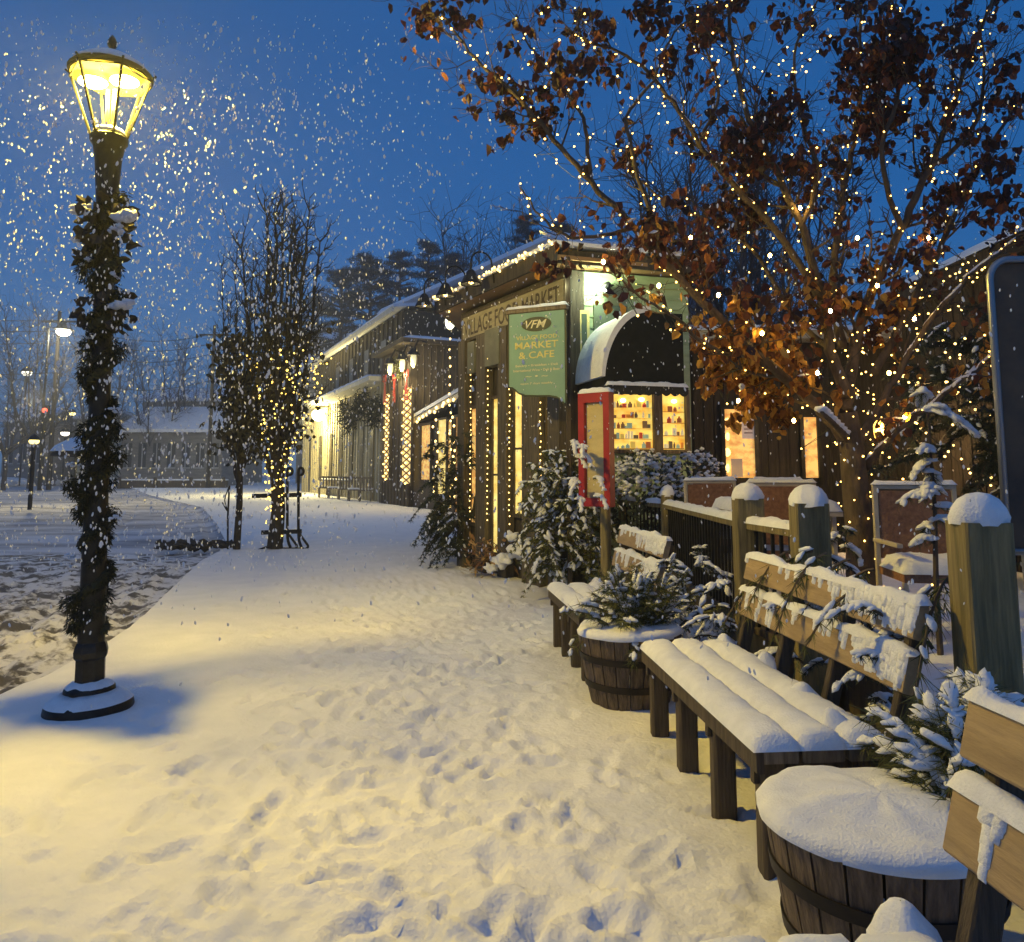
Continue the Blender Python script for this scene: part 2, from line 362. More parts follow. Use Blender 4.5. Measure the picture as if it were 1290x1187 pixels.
# ================================================================== STREET LAMP with garland
LB = Vector((-2.70, 5.0, 0))
def street_lamp(loc, label):
    t = thing('street_lamp', label, 'street lamp', loc)
    x, y = loc[0], loc[1]
    def o(z): return (x, y, z)
    m = MB(); m.lathe([(.255, -.02), (.262, .0), (.255, .035), (.235, .055), (.15, .10), (.148, .13), (.142, .137), (.12, .15), (.08, .165)], o(0), 40); m.build('base_plate', BLACK, t, True, angle=40)
    m = MB(); m.lathe([(.252, .046), (.235, .066), (.20, .09), (.152, .112), (.150, .10)], o(0), 60, cap=False); m.lathe([(.140, .138), (.125, .156), (.10, .172), (.08, .178)], o(0), 60, cap=False); wobble(m, 0, (x, y, .05), .004)
    m.build('base_snow', SNOW, t, True)
    m = MB(); m.lathe([(.09, .12), (.088, .30), (.088, .31), (.10, .325), (.104, .36), (.095, .40), (.085, .42)], o(0), 8); m.build('collar', BLACK, t)
    m = MB(); pr = [(.082, .38)]
    for i in range(13): pr.append((.080 - .026 * i / 12, .42 + 2.75 * i / 12))
    m.lathe(pr, o(0), 16); m.build('pole', BLACK, t, True, angle=50)
    m = MB(); m.lathe([(.054, 3.15), (.062, 3.18), (.058, 3.25), (.07, 3.45), (.085, 3.7), (.10, 3.80), (.12, 3.83), (.122, 3.86), (.105, 3.875)], o(0), 20)
    m.build('pole_top', BLACK, t, True, angle=50)
    zb, zt, rb, rt = 3.87, 4.30, .115, .262
    fr = MB()
    for k in range(6):
        a = R(60 * k + 12); p0 = V(x + rb * math.cos(a), y + rb * math.sin(a), zb); p1 = V(x + rt * math.cos(a), y + rt * math.sin(a), zt + .02)
        fr.beam(p0, p1, .016, .016)
        fr.beam(p1, p1 + V(.03 * math.cos(a), .03 * math.sin(a), .025), .012, .012)
        a2 = R(60 * (k + 1) + 12)
        for rr, zz in ((rb, zb), (rt, zt)):
            fr.beam((x + rr * math.cos(a), y + rr * math.sin(a), zz), (x + rr * math.cos(a2), y + rr * math.sin(a2), zz), .016, .016)
    fr.build('lantern_frame', mat('lantern_black', (.012, .012, .012), rough=.9, spec=.05), t)
    m = MB(); m.lathe([(.262, 4.31), (.27, 4.335), (.235, 4.375), (.17, 4.42), (.10, 4.455), (.05, 4.475), (.035, 4.50)], o(0), 28); m.build('lantern_roof', mat('lamp_roof', (.03, .03, .03), rough=.9, spec=.05), t, True, angle=40)
    m = MB(); m.lathe([(.262, 4.345), (.225, 4.395), (.16, 4.44), (.10, 4.475), (.05, 4.49)], o(0), 28); m.build('roof_snow', SNOW, t, True)
    m = MB(); m.lathe([(.012, 4.48), (.03, 4.50), (.012, 4.52), (.03, 4.545), (.034, 4.57), (.022, 4.60), (.004, 4.63)], o(0), 14); m.build('finial', BLACK, t, True)
    m = MB(); m.lathe([(.095, 3.885), (.10, 3.90), (.09, 3.92), (.06, 3.93), (.02, 3.935)], o(0), 20); m.build('inner_snow', mat('lit_snow', (.85, .85, .8), rough=.8), t, True)
    g = mat('lamp_tube', (.1, .08, .03), emit=1.1, ecol=(1, .74, .14))
    m = MB()
    for dx in (-.012, .028): m.tube([(x + dx, y, 3.93), (x + dx, y, 4.22)], .017, 10)
    m.build('lamp_tube', g, t, True)
    gl = mat('lamp_glow', (1, .9, .5), emit=26, ecol=(1, .80, .28))
    for dx in (-.11, .11):
        m = MB(); m.lump((x + dx, y - .03, 4.262), (.095, .085, .026), 3, jit=0, d=(1, 0, 0)); m.build('bulb', gl, t, True)
    m = MB(); m.lathe([(.25, 4.298), (.25, 4.303)], o(0), 24); m.build('glow_reflector', mat('glow_reflector', (.05, .04, .02), rough=.9, spec=0, emit=1.0, ecol=(1, .68, .06)), t)  # lamplight on the disc is put in as its own emission
    for dx in (-.11, .11): lamp('lamp_light', (x + dx, y - .03, 4.19), 500, (1.0, .70, .09), .04, t)
    return t
sl = street_lamp(tuple(LB), 'black street lamp with glowing yellow lantern standing at the kerb')
sl.rotation_euler = (0, R(-1.3), 0); sl.scale = (1, 1, .982)

def twig_cloud(mb, c, r, n, ln, wd=.006, down=.3):
    for _ in range(n):
        d = Vector((rnd.gauss(0, 1), rnd.gauss(0, 1), rnd.gauss(0, 1))).normalized()
        p = Vector(c) + d * r * rnd.random() ** .5
        q = p + (d + Vector((rnd.gauss(0, .4), rnd.gauss(0, .4), rnd.gauss(-down, .3)))).normalized() * ln * (.6 + .8 * rnd.random())
        s_ = (q - p).cross(Vector((rnd.gauss(0, 1), rnd.gauss(0, 1), rnd.gauss(0, 1)))).normalized() * wd
        mb.add([p - s_, p + s_, q + s_ * .3, q - s_ * .3], [[0, 1, 2, 3]])
ga = thing('pole_garland', 'dark evergreen garland with snowy bows spiralling round the lamp pole', 'garland', (LB.x, LB.y, .5))
g1 = MB(); g2 = MB(); g3 = MB()
def lean(z): return LB.x - math.tan(R(1.3)) * z
n = 1050
for i in range(n):
    z = .46 + 2.92 * i / n; a = i / n * 2 * math.pi * 8 + (math.pi if i % 2 else 0) * .9
    env = .012 + .022 * math.sin(z * 5.1) + .022 * math.sin(z * 11.3 + 1) + .016 * math.sin(z * 23) + .04 * math.exp(-((z - 2.3) / .22) ** 2) + .035 * math.exp(-((z - 1.45) / .3) ** 2) + .03 * math.exp(-((z - .7) / .2) ** 2)
    env = max(env, 0); off_ = .035 * math.sin(z * 7.7 + .6) + .02 * math.sin(z * 17); rr = .055 + env * rnd.random() ** .6
    c = V(lean(z) + off_ + rr * math.cos(a), LB.y + rr * math.sin(a) * .9, z)
    twig_cloud(g1, c, .034 + env * .4, 30, .026, .0040, .9)
for i in range(150):   # core
    z = .48 + 2.6 * i / 150; a = i / 150 * 2 * math.pi * 7.5
    g3.lump((lean(z) + .07 * math.cos(a), LB.y + .07 * math.sin(a), z), .035, 1, jit=.3)
for z, dx, s_ in ((3.20, .13, .10), (3.27, -.12, .07), (3.05, -.15, .05), (3.12, .10, .05), (2.62, .16, .08), (2.80, .10, .03), (2.40, -.04, .04), (2.9, -.1, .05), (1.9, .12, .03), (1.55, -.13, .03), (1.2, .14, .03), (.95, -.12, .03)):
    for k in range(5):
        g2.lump((lean(z) + dx + rnd.gauss(0, s_ * .35), LB.y - .05 + rnd.gauss(0, .03), z + rnd.gauss(0, s_ * .3)), (s_ * .5, s_ * .45, s_ * .28), 2, jit=.3)
GARL = mat('garland_needles', (.02, .03, .016), rough=.8, island=[(.005, .008, .005), (.010, .015, .008), (.02, .026, .012)])
g1.build('needles', GARL, ga); g3.build('stem', GARL, ga); g2.build('snow', SNOW, ga, True)
def leaf(mb, p, L, d=None):
    d = (d or Vector((rnd.gauss(0, .45), rnd.gauss(0, .45), -1))).normalized(); s_ = d.cross(Vector((rnd.gauss(0, 1), rnd.gauss(0, 1), rnd.gauss(0, .3))))
    if s_.length < 1e-3: return
    s_.normalize(); nn = d.cross(s_); w_ = L * rnd.uniform(.28, .45); c = rnd.uniform(-.4, .6) * L; fo = rnd.uniform(.05, .35) * L
    a = p + d * L * .12; m_ = p + d * L * .55 + nn * c * .25; tip = p + d * L * rnd.uniform(.85, 1.1) + nn * c + s_ * L * rnd.uniform(-.15, .15)
    l1 = p + d * L * .30 + s_ * w_ + nn * fo; l2 = p + d * L * .66 + s_ * w_ * .85 + nn * (c * .5 + fo * .8)
    r1 = p + d * L * .30 - s_ * w_ + nn * fo * rnd.uniform(.4, 1); r2 = p + d * L * .68 - s_ * w_ * .8 + nn * (c * .5 + fo * .7)
    mb.add([a, m_, tip, l1, l2, r1, r2], [[0, 3, 4, 1], [1, 4, 2], [0, 1, 6, 5], [1, 2, 6]])
bw = MB()
for i in range(150):
    z = rnd.uniform(2.88, 3.34) if i < 110 else rnd.uniform(2.45, 2.75); a = rnd.uniform(0, 6.28); rr = rnd.uniform(.07, .155)
    leaf(bw, V(lean(z) + rr * math.cos(a), LB.y + rr * .8 * math.sin(a), z), rnd.uniform(.06, .11), Vector((math.cos(a) * .7, math.sin(a) * .5, rnd.gauss(-.4, .5))))
bw.build('bow_leaves', mat('dark_bow_leaves', (.03, .022, .02), rough=.7), ga)

# ================================================================== BENCHES
def bench(fl, d, L, label, ng=4, seed=0):
    # fl: front corner of the seat farthest from the camera; d: direction along the seat
    d = Vector((d[0], d[1], 0)).normalized(); v = Vector((-d.y, d.x, 0))    # towards the backrest
    fl = Vector((fl[0], fl[1], 0)); up = UP
    t = thing('park_bench', label, 'bench', tuple(fl), 'wooden benches with snow on the seats')
    for k in range(3):
        o_ = fl + v * (.02 + k * .178); m = MB()
        m.beam(o_ + v * .082 + up * .447, o_ + v * .082 + d * L + up * .447, .162, .045, cham=.006); m.build('seat_plank', WOODG, t)
        m = MB(); m.slab(o_ + up * .469 + d * .004 - v * .004, d, v, L - .008, .17, .062, edge=.075, noise=.10, seed=seed + k, n=70)
        m.build('seat_snow', SNOW, t, True)
    m = MB(); m.beam(fl + v * .035 + up * .43, fl + v * .035 + d * L + up * .43, .03, .08); m.build('front_rail', DARKW, t)
    for k in range(ng):
        s_ = .07 + (L - .14) * k / (ng - 1); q = fl + d * s_
        m = MB(); m.beam(q + v * .10 - up * .02, q + v * .10 + up * .422, .095, .095); m.build('leg', DARKW, t)
        m = MB(); m.beam(q + v * .46 - up * .02, q + v * .46 + up * .422, .095, .095); m.build('leg', DARKW, t)
        m = MB(); m.beam(q + v * .03 + up * .38, q + v * .55 + up * .38, .035, .09); m.build('crossbar', DARKW, t)
        m = MB(); m.beam(q + v * .56 + up * .30, q + v * .735 + up * .955, .07, .045, up=d); m.build('back_support', DARKW, t)
        m = MB(); m.lathe([(.08, .455), (.068, .50), (.05, .523), (.036, .543), (.025, .558), (.012, .568), (.002, .570)], q + v * .53, 14, cap=False, M=Matrix.Rotation(R(-9), 3, 'Y')); wobble(m, 0, q + v * .53, .009, (rnd.uniform(-.1, .3), rnd.uniform(-.2, .2))); m.build('support_snow', SNOW, t, True)
    nrm = (v * -.655 + up * .175).normalized(); along = (v * .175 + up * .655).normalized()
    for k, (z0, hgt) in enumerate(((.30, .145), (.505, .135))):
        c = fl + v * .575 + up * .36 + along * (z0 + hgt / 2) + nrm * .036
        m = MB(); m.beam(c, c + d * L, .045, hgt, up=along, cham=.006)
        m.build('back_plank', WOODX, t)
        m = MB()
        topc = c + along * (hgt / 2)
        m.slab(topc - v * .028, d, v, L, .05, .035, edge=.025, noise=.35, seed=seed + 9 + k, n=70)
        r_ = random.Random(seed * 7 + k)
        def clump(s_, length, wdt):
            x_ = s_; y_ = 0.0
            while y_ < length:
                l2 = r_.uniform(.018, .04); w2 = (.010 + wdt * 2.2 * (1 - y_ / length)) * r_.uniform(.7, 1.5)
                m.slab(topc + d * (x_ - w2 / 2) - along * (y_ + l2) + nrm * .021, d, along, w2, l2 + .012, r_.uniform(.007, .014), up=nrm, edge=.009, n=5, noise=.2, seed=r_.random())
                y_ += l2 * .75; x_ += r_.gauss(0, .003)
        for s_ in (.12, .30, .42, .46):
            if k == 0: clump(s_, .07 + .05 * r_.random(), .008)
        for i in range(int(60)):
            s_ = L - .02 - abs(r_.gauss(0, .16 if k == 0 else .25))
            if s_ > 0: clump(s_, (.10 if k == 0 else .09) * (.5 + .6 * r_.random()), .007)
        for i in range(12): clump(r_.random() * L, .02 + .02 * r_.random(), .006)
        m.build('back_snow', SNOW, t, True)
    return t
bench((.74, 4.56), (.085, -.996), 1.66, 'snow-covered bench behind the far barrel with four back supports, the largest in view', 4, 1)
bench((.30, 6.82), (.13, -.99), 1.25, 'partly hidden bench farthest down the path beyond the barrel planter', 4, 5)
bench((.36, 1.72), (.085, -.996), 1.6, 'nearest bench at the bottom right corner cut by the picture edge', 4, 8)

# ================================================================== BARRELS
def barrel(c, label, heap=.03):
    t = thing('barrel_planter', label, 'planter', (c[0], c[1], 0), 'half-barrel planters between the benches')
    H, rb, rt = .45, .255, .345; o_ = (c[0], c[1], 0)
    m = MB(); ns = 22
    for k in range(ns):
        a0, a1 = 2 * math.pi * k / ns + .012, 2 * math.pi * (k + 1) / ns - .012
        vs = []
        for z in (-.01, .15, .3, H):
            f = max(z, 0) / H; r0 = rb + (rt - rb) * f ** .8
            for rr in (r0 - .03, r0):
                for a in (a0, (a0 + a1) / 2, a1): vs.append((c[0] + rr * math.cos(a), c[1] + rr * math.sin(a), z))
        fs = []
        for i in range(3):
            b = i * 6
            fs += [[b + 3, b + 4, b + 10, b + 9], [b + 4, b + 5, b + 11, b + 10], [b + 1, b, b + 6, b + 7], [b + 2, b + 1, b + 7, b + 8],
                   [b, b + 3, b + 9, b + 6], [b + 5, b + 2, b + 8, b + 11]]
        fs += [[18, 21, 22, 19], [19, 22, 23, 20]]
        m.add(vs, fs)
    m.build('stave_body', BARR, t)
    for z in (.13, .30):
        f = z / H; r0 = rb + (rt - rb) * f ** .8 + .004; m = MB()
        m.lathe([(r0 - .003, z - .02), (r0 + .003, z - .02), (r0 + .008, z + .02), (r0, z + .02)], o_, 44, cap=False); m.build('hoop', mat('hoop', (.012, .011, .011), (.03, .022, .018), 9, .6, .5), t, True, angle=30)
    m = MB(); m.lathe([(rt - .03, .36), (.05, .37)], o_, 24, cap=False); m.build('soil', mat('soil', (.03, .022, .016)), t)
    m = MB(); pr = [(rt + .008, H - .012), (rt + .012, H + .01), (rt - .005, H + .03), (rt - .05, H + .035 + heap * .2)]
    for i in range(6): r0 = (rt - .08) * (1 - i / 5); pr.append((max(r0, .002), H + .02 + heap * math.cos(r0 / rt * 1.5)))
    m.lathe(pr, o_, 60, cap=False); wobble(m, 0, (c[0], c[1], H), .009, (.06, -.05)); m.build('snow', SNOW, t, True)
    return t
BA1 = V(.78, 5.17, 0); BA2 = V(1.13, 2.44, 0)
barrel(BA1, 'dark wooden half-barrel planter with evergreen boughs between two benches'); barrel(BA2, 'snow-heaped half-barrel planter at the bottom right beside the nearest bench', .05)

# ================================================================== EVERGREEN BOUGHS
def bough(mn, ms, mst, p, d, L, droop, wd, ndl=.05, snow=.5, nw=.0035, steps=None, hang=.25, sub=2, dens=1.0, snr=1.0):
    p = Vector(p); d = Vector(d).normalized(); steps = steps or max(6, int(L / .035))
    pts = [p + d * (L * i / steps) + V(0, 0, -droop * (i / steps) ** 2 * L) for i in range(steps + 1)]
    mst.tube(pts[::2] if steps > 8 else pts, [.006 * (1 - .8 * i / len(pts)) + .0012 for i in range(len(pts[::2] if steps > 8 else pts))], 4)
    for i in range(1, steps + 1):
        f = i / steps; tan = (pts[i] - pts[i - 1]).normalized(); _, s_, u = frame(tan)
        w_ = wd * math.sin(min(1, f * 1.15 + .12) * math.pi * .86 + .25) if f < .97 else wd * .4
        for sg in (-1, 1):
            sp = (s_ * sg + tan * .9 + V(0, 0, rnd.gauss(-hang, .15))).normalized(); q0 = pts[i]; sl_ = max(.02, w_ * (.7 + .5 * rnd.random()))
            k = max(2, int(sl_ / .022 * dens))
            for j in range(k):
                g = j / k; b = q0 + sp * sl_ * g + V(0, 0, -hang * .4 * sl_ * g * g)
                for h in range(3):
                    nd = (sp * .7 + Vector((rnd.gauss(0, .6), rnd.gauss(0, .6), rnd.gauss(-hang, .5)))).normalized() * ndl * (.6 + .7 * rnd.random())
                    e_ = nd.cross(Vector((rnd.random() - .5, rnd.random() - .5, rnd.random() - .5)))
                    if e_.length < 1e-6: continue
                    e_ = e_.normalized() * nw
                    mn.add([b - e_, b + e_, b + nd], [[0, 1, 2]])
            if snow and rnd.random() < snow:
                g = .35 + .5 * rnd.random(); r0 = (.012 + w_ * .17 * rnd.random()) * snr
                ms.lump(q0 + sp * sl_ * g + V(0, 0, .010), (r0 * 1.9, r0, r0 * .65), sub, d=sp + V(0, 0, -.2), jit=.2, flat=.5)
        if snow and rnd.random() < snow * 1.3:
            r0 = (.014 + wd * .12 * rnd.random()) * snr; ms.lump(pts[i] + V(0, 0, r0 * .5), (r0 * 2, r0, r0 * .8), sub, d=tan, jit=.2, flat=.5)
def plant(name, label, cat, base, boughs, mat_n=NEED, group=None, trunk=None, **kw):
    t = thing(name, label, cat, tuple(base), group); a, b, c = MB(), MB(), MB()
    if trunk: c.tube(trunk[0], trunk[1], 7)
    for bo in boughs: bough(a, b, c, *bo, **kw)
    a.build('foliage', mat_n, t); c.build('stem', BARK, t)
    if b.v: b.build('snow', SNOW, t, True)
    return t
def rd(az, el):
    a = R(az); e_ = R(el); return V(math.cos(a) * math.cos(e_), math.sin(a) * math.cos(e_), math.sin(e_))
# barrel 1: upright cut boughs
bs = []
top = BA1 + V(.06, 0, .46)
for i in range(34):
    az = rnd.uniform(0, 360); el = rnd.uniform(38, 85); bs.append((top + V(rnd.gauss(0, .09), rnd.gauss(0, .06), 0), rd(az, el), rnd.uniform(.34, .60), rnd.uniform(.1, .45), .10))
for i in range(6): bs.append((top, rd(rnd.uniform(150, 260), 15), rnd.uniform(.4, .5), .5, .10))
plant('evergreen_boughs', 'cut pine and cedar boughs standing in the barrel between two benches', 'greenery', top, bs, NEED, 'evergreen boughs in the barrels', ndl=.06, snow=.16, nw=.003, dens=1.5)
bs = []
top = BA2 + V(.32, .04, .44)
for i in range(40):
    az = rnd.uniform(-80, 120); el = rnd.uniform(25, 85); bs.append((top + V(rnd.gauss(.02, .06), rnd.gauss(0, .06), 0), rd(az, el), rnd.uniform(.40, .68), rnd.uniform(.3, .7), .10))
plant('evergreen_boughs', 'snowy long-needled pine boughs in the planter at the lower right edge', 'greenery', top, bs, NEED, 'evergreen boughs in the barrels', ndl=.08, snow=.25, nw=.0024, snr=1.1, dens=1.5)
# pine boughs lying over the backrest of the large bench
bs = []
for s_ in (.05, .2, .33, .5, .62, .75, .9, 1.1, 1.3, 1.45):
    p = V(1.60 + .085 * s_ + rnd.gauss(0, .04), 4.55 - s_, 1.04 + rnd.gauss(0, .03)); bs.append((p, V(-1, rnd.gauss(0, .4), -.15), rnd.uniform(.22, .38), .9, .07))
plant('pine_bough', 'pine branches hanging over the backrest of the largest bench', 'greenery', (1.6, 3.8, .9), bs, NEED, ndl=.085, snow=.10, nw=.003, hang=.8, dens=1.5)
# shrub behind barrel 1, along the fence
bs = []
for i in range(46):
    y = rnd.uniform(4.9, 7.0); p = V(1.36 + rnd.gauss(0, .12), y, rnd.uniform(.12, .75)); bs.append((p, rd(rnd.uniform(120, 260), rnd.uniform(10, 75)), rnd.uniform(.25, .42), rnd.uniform(.2, .9), .08))
plant('cedar_shrub', 'snow-dusted cedar shrub along the baluster fence behind the barrel', 'shrub', (1.4, 5.8, 0), bs, NEEDB, 'evergreen shrubs', ndl=.04, snow=.4)
bs = []
for i in range(34):
    y = rnd.uniform(2.9, 4.3); p = V(1.68 + rnd.gauss(0, .08), y, rnd.uniform(.3, .92)); bs.append((p, rd(rnd.uniform(60, 300), rnd.uniform(10, 80)), rnd.uniform(.2, .34), rnd.uniform(.2, .9), .08))
plant('cedar_shrub', 'tangled dark evergreen behind the right end of the largest bench', 'shrub', (1.66, 3.6, 0), bs, NEEDB, 'evergreen shrubs', ndl=.045, snow=.45)
bs = []
for i in range(22):
    p = V(2.03 + rnd.gauss(0, .07), 4.95 + rnd.gauss(0, .07), rnd.uniform(.55, 1.1)); bs.append((p, rd(rnd.uniform(0, 360), rnd.uniform(-20, 70)), rnd.uniform(.18, .32), rnd.uniform(.5, 1.2), .07))
plant('juniper', 'small drooping evergreen between the snow-capped post and the lit tree trunk', 'shrub', (2.0, 4.9, 0), bs, NEEDB, 'evergreen shrubs', ndl=.045, snow=.35, trunk=([V(2.03, 4.95, 0), V(2.03, 4.95, 1.1)], [.015, .006]), snr=1.3)
# thin pine with snow tufts
tp = W(1183, 770, 4.4); bs = []
for z in (1.12, 1.35, 1.6, 1.82):
    for k in range(3): bs.append((V(tp.x + rnd.gauss(0, .015), tp.y, z + rnd.gauss(0, .05)), rd(rnd.uniform(0, 360), rnd.uniform(0, 50)), rnd.uniform(.10, .22), rnd.uniform(.5, 1.0), .05))
plant('young_pine', 'thin young pine with white snow tufts left of the big wooden post', 'tree', (tp.x, tp.y, 0), bs, NEED, ndl=.07, snow=.6, nw=.0022, snr=1.6,
      trunk=([V(tp.x, tp.y, 0), V(tp.x - .01, tp.y, .8), V(tp.x + .01, tp.y, 1.3), V(tp.x, tp.y, 1.9)], [.02, .016, .012, .004]))
# hemlock shrub by the red case, warm lit
bs = []
for i in range(190):
    q = rnd.random(); px = rnd.uniform(684, 760) if q < .85 else rnd.uniform(668, 700); Yd = rnd.uniform(8.9, 9.8)
    z = rnd.uniform(.30, 1.75 - .25 * abs(px - 700) / 60)
    p = W(px, 600, Yd); bs.append((V(p.x, Yd, z), rd(rnd.uniform(170, 330), rnd.uniform(-10, 50)), rnd.uniform(.25, .40), rnd.uniform(.5, 1.1), .10))
plant('hemlock_shrub', 'large snow-laden evergreen shrub left of the red framed case', 'shrub', (.45, 9.1, 0), bs, NEED, 'evergreen shrubs', ndl=.055, snow=.18, nw=.007, snr=1.15, dens=1.3)
# dark evergreen by the left corner of the market
bs = []
for i in range(60):
    p = V(-.95 + rnd.gauss(0, .16), 12.1 + rnd.gauss(0, .15), rnd.uniform(.2, 2.1)); bs.append((p, rd(rnd.uniform(150, 330), rnd.uniform(-30, 50)), rnd.uniform(.2, .38), rnd.uniform(.5, 1), .11))
for i in range(14):
    p = V(-1.05 + rnd.gauss(0, .1), 12.3, rnd.uniform(.6, 1.2)); bs.append((p, rd(rnd.uniform(160, 220), rnd.uniform(-50, 10)), rnd.uniform(.4, .6), .7, .12))
plant('cedar_shrub', 'dark unlit cedar leaning from the left corner of the market front', 'shrub', (-1, 12.1, 0), bs, NEEDB, 'evergreen shrubs', ndl=.07, snow=.03, nw=.008)
# bent limb and dry clump at the foot of the market post
t = thing('fallen_limb', 'dark bent branch arching onto the snow at the market corner', 'branch', (-1.1, 11.6, 0)); m = MB()
a0 = G(612, 708); pp = [G(556, 690) + V(0, 0, .03), W(562, 672, 12.3), W(578, 655, 12.2), W(598, 648, 12.1), W(606, 600, 12.0)]
m.tube(pp, [.05, .06, .06, .06, .03], 8); m.tube([G(556, 690) + V(0, 0, .05), W(575, 688, 12.4), W(598, 700, 12.1)], [.04, .05, .05], 7); m.tube([pp[2], W(586, 690, 12.2)], [.03, .03], 6)
m.build('limb', BARKD, t, True)
t = thing('dry_plant', 'clump of dried orange-brown stems under a snow heap by the market', 'plant', (0, 11.2, 0))
m = MB(); s_ = MB(); LV = mat('dry_leaf', (.3, .16, .06), rough=.8, island=[(.16, .07, .03), (.33, .18, .07), (.42, .28, .13)])
for i in range(420):
    px = rnd.uniform(590, 676); py = rnd.uniform(688, 728); p = G(px, max(py, 722)) ; p.z = rnd.random() * .5; p.y -= rnd.random() * .3
    nd = Vector((rnd.gauss(0, 1), rnd.gauss(0, 1), rnd.gauss(.3, .6))).normalized() * rnd.uniform(.08, .22); e_ = nd.cross(UP).normalized() * rnd.uniform(.01, .035)
    m.add([p, p + nd * .5 + e_, p + nd, p + nd * .5 - e_], [[0, 1, 2, 3]])
for c_, r0 in ((W(655, 694, 10.7), .20), (W(634, 706, 10.8), .17), (W(668, 708, 10.6), .16), (W(645, 676, 10.8), .12), (W(672, 686, 10.7), .12), (W(618, 716, 10.9), .12)):
    s_.lump(c_, (r0 * .8, r0 * .7, r0 * .5), 3, jit=.45)
m.build('leaves', LV, t); s_.build('snow', SNOW, t, True)
bs = []
for i in range(110):
    p = V(4.75 + rnd.gauss(0, .22), rnd.uniform(6.4, 8.6), rnd.uniform(.8, 3.1)); bs.append((p, rd(rnd.uniform(120, 290), rnd.uniform(-10, 60)), rnd.uniform(.35, .6), rnd.uniform(.4, .9), .13))
plant('cedar_hedge', 'tall dark unlit cedar against the timber shop on the right', 'shrub', (4.75, 7.5, .4), bs, NEEDB, 'evergreen shrubs', ndl=.08, snow=.05, nw=.009)
# round snowy bush under the lit window
t = thing('round_bush', 'round leafy bush speckled with snow below the lit cafe window', 'shrub', (1.85, 9.0, 0), 'evergreen shrubs'); m = MB(); s_ = MB()
for i in range(2300):
    u = rnd.uniform(-1, 1); th = rnd.uniform(0, 6.28); rr = math.sqrt(1 - u * u)
    cx_, sx_ = (1.62, .52) if i % 3 else (2.25, .48)
    n_ = V(rr * math.cos(th), rr * math.sin(th), u); c_ = V(cx_, 9.3, 1.15) + V(n_.x * sx_, n_.y * .45, n_.z * .62) * rnd.uniform(.8, 1.03)
    if c_.z < .4: continue
    if n_.z > .1 and rnd.random() < .5: s_.lump(c_, (.035, .03, .02), 1, jit=.3)
    else:
        a = Vector((rnd.gauss(0, 1), rnd.gauss(0, 1), rnd.gauss(0, 1))).normalized() * .045; b = a.cross(n_); b = b.normalized() * .02 if b.length > 1e-4 else V(.02, 0, 0)
        m.add([c_ - a, c_ - b, c_ + a, c_ + b], [[0, 1, 2, 3]])
m.build('foliage', NEEDB, t); s_.build('snow', SNOW, t, True)

# ================================================================== FENCE, DECK
t = thing('patio_fence', 'wooden patio railing with thick snow-capped posts and black balusters', 'fence', (1.75, 5, 0))
posts = [(1.77, 2.90), (1.79, 4.60), (1.67, 5.40), (1.72, 8.45), (1.42, 9.7)]
for i, (x, y) in enumerate(posts):
    hgt = 1.31 if i < 3 else 1.24; wd = .19 if i < 3 else .13
    if i == 0: wd = .17
    m = MB(); m.beam((x, y, -.02), (x, y, hgt), wd, wd, up=V(.1, 1, 0), cham=.008); p = m.build('post', POSTW, t)
    m = MB(); k = wd / 2
    pr = [(k * 1.12, hgt - .012), (k * 1.18, hgt + .015), (k * 1.05, hgt + .05), (k * .8, hgt + .085), (k * .45, hgt + .105), (.004, hgt + .112)]
    for r0, z0 in pr[:1]: pass
    m.lathe(pr, (x, y, 0), 32, cap=False); wobble(m, 0, (x, y, hgt), .006, (rnd.uniform(-.35, .35), rnd.uniform(-.3, .3)))
    m.build('snow_cap', SNOW, p, True)
bal = 0
for (a, b) in ((1, 2), (2, 3), (3, 4)):
    A_ = V(*posts[a], 0); B_ = V(*posts[b], 0); d = (B_ - A_); L = d.length; d.normalize(); sdv = V(-d.y, d.x, 0)
    m = MB(); m.beam(A_ + d * .09 + UP * 1.12, B_ - d * .07 + UP * 1.12, .11, .045); m.build('top_rail', POSTW, t)
    m = MB(); m.beam(A_ + d * .09 + UP * .42, B_ - d * .07 + UP * .42, .06, .05); m.build('bottom_rail', DARKW, t)
    m = MB(); m.slab(A_ + d * .09 + UP * 1.142 - sdv * .055, d, sdv, L - .16, .11, .05, edge=.05, seed=a, n=60); m.build('rail_snow', SNOW, t, True)
    k = int(L / .105)
    for i in range(1, k):
        q = A_ + d * (L * i / k); m = MB(); m.beam(q + UP * .44, q + UP * 1.1, .022, .022); m.build('baluster', BLACK, t)
DK = .45
deckm = MB(); deckm.bbox((1.92, 2.0, -.05), (5.3, 10.2, DK - .04)); deckm.k = 0
dk = deckm.build('terrace', DARKW, None, loc=(0, 0, 0)); dk['kind'] = 'structure'
m = MB(); m.slab((1.92, 2.0, DK - .04), (1, 0, 0), (0, 1, 0), 3.38, 8.2, .05, noise=.2, edge=.06); sn = m.build('terrace_snow', SNOW, None, True, loc=(0, 0, 0)); sn['kind'] = 'structure'

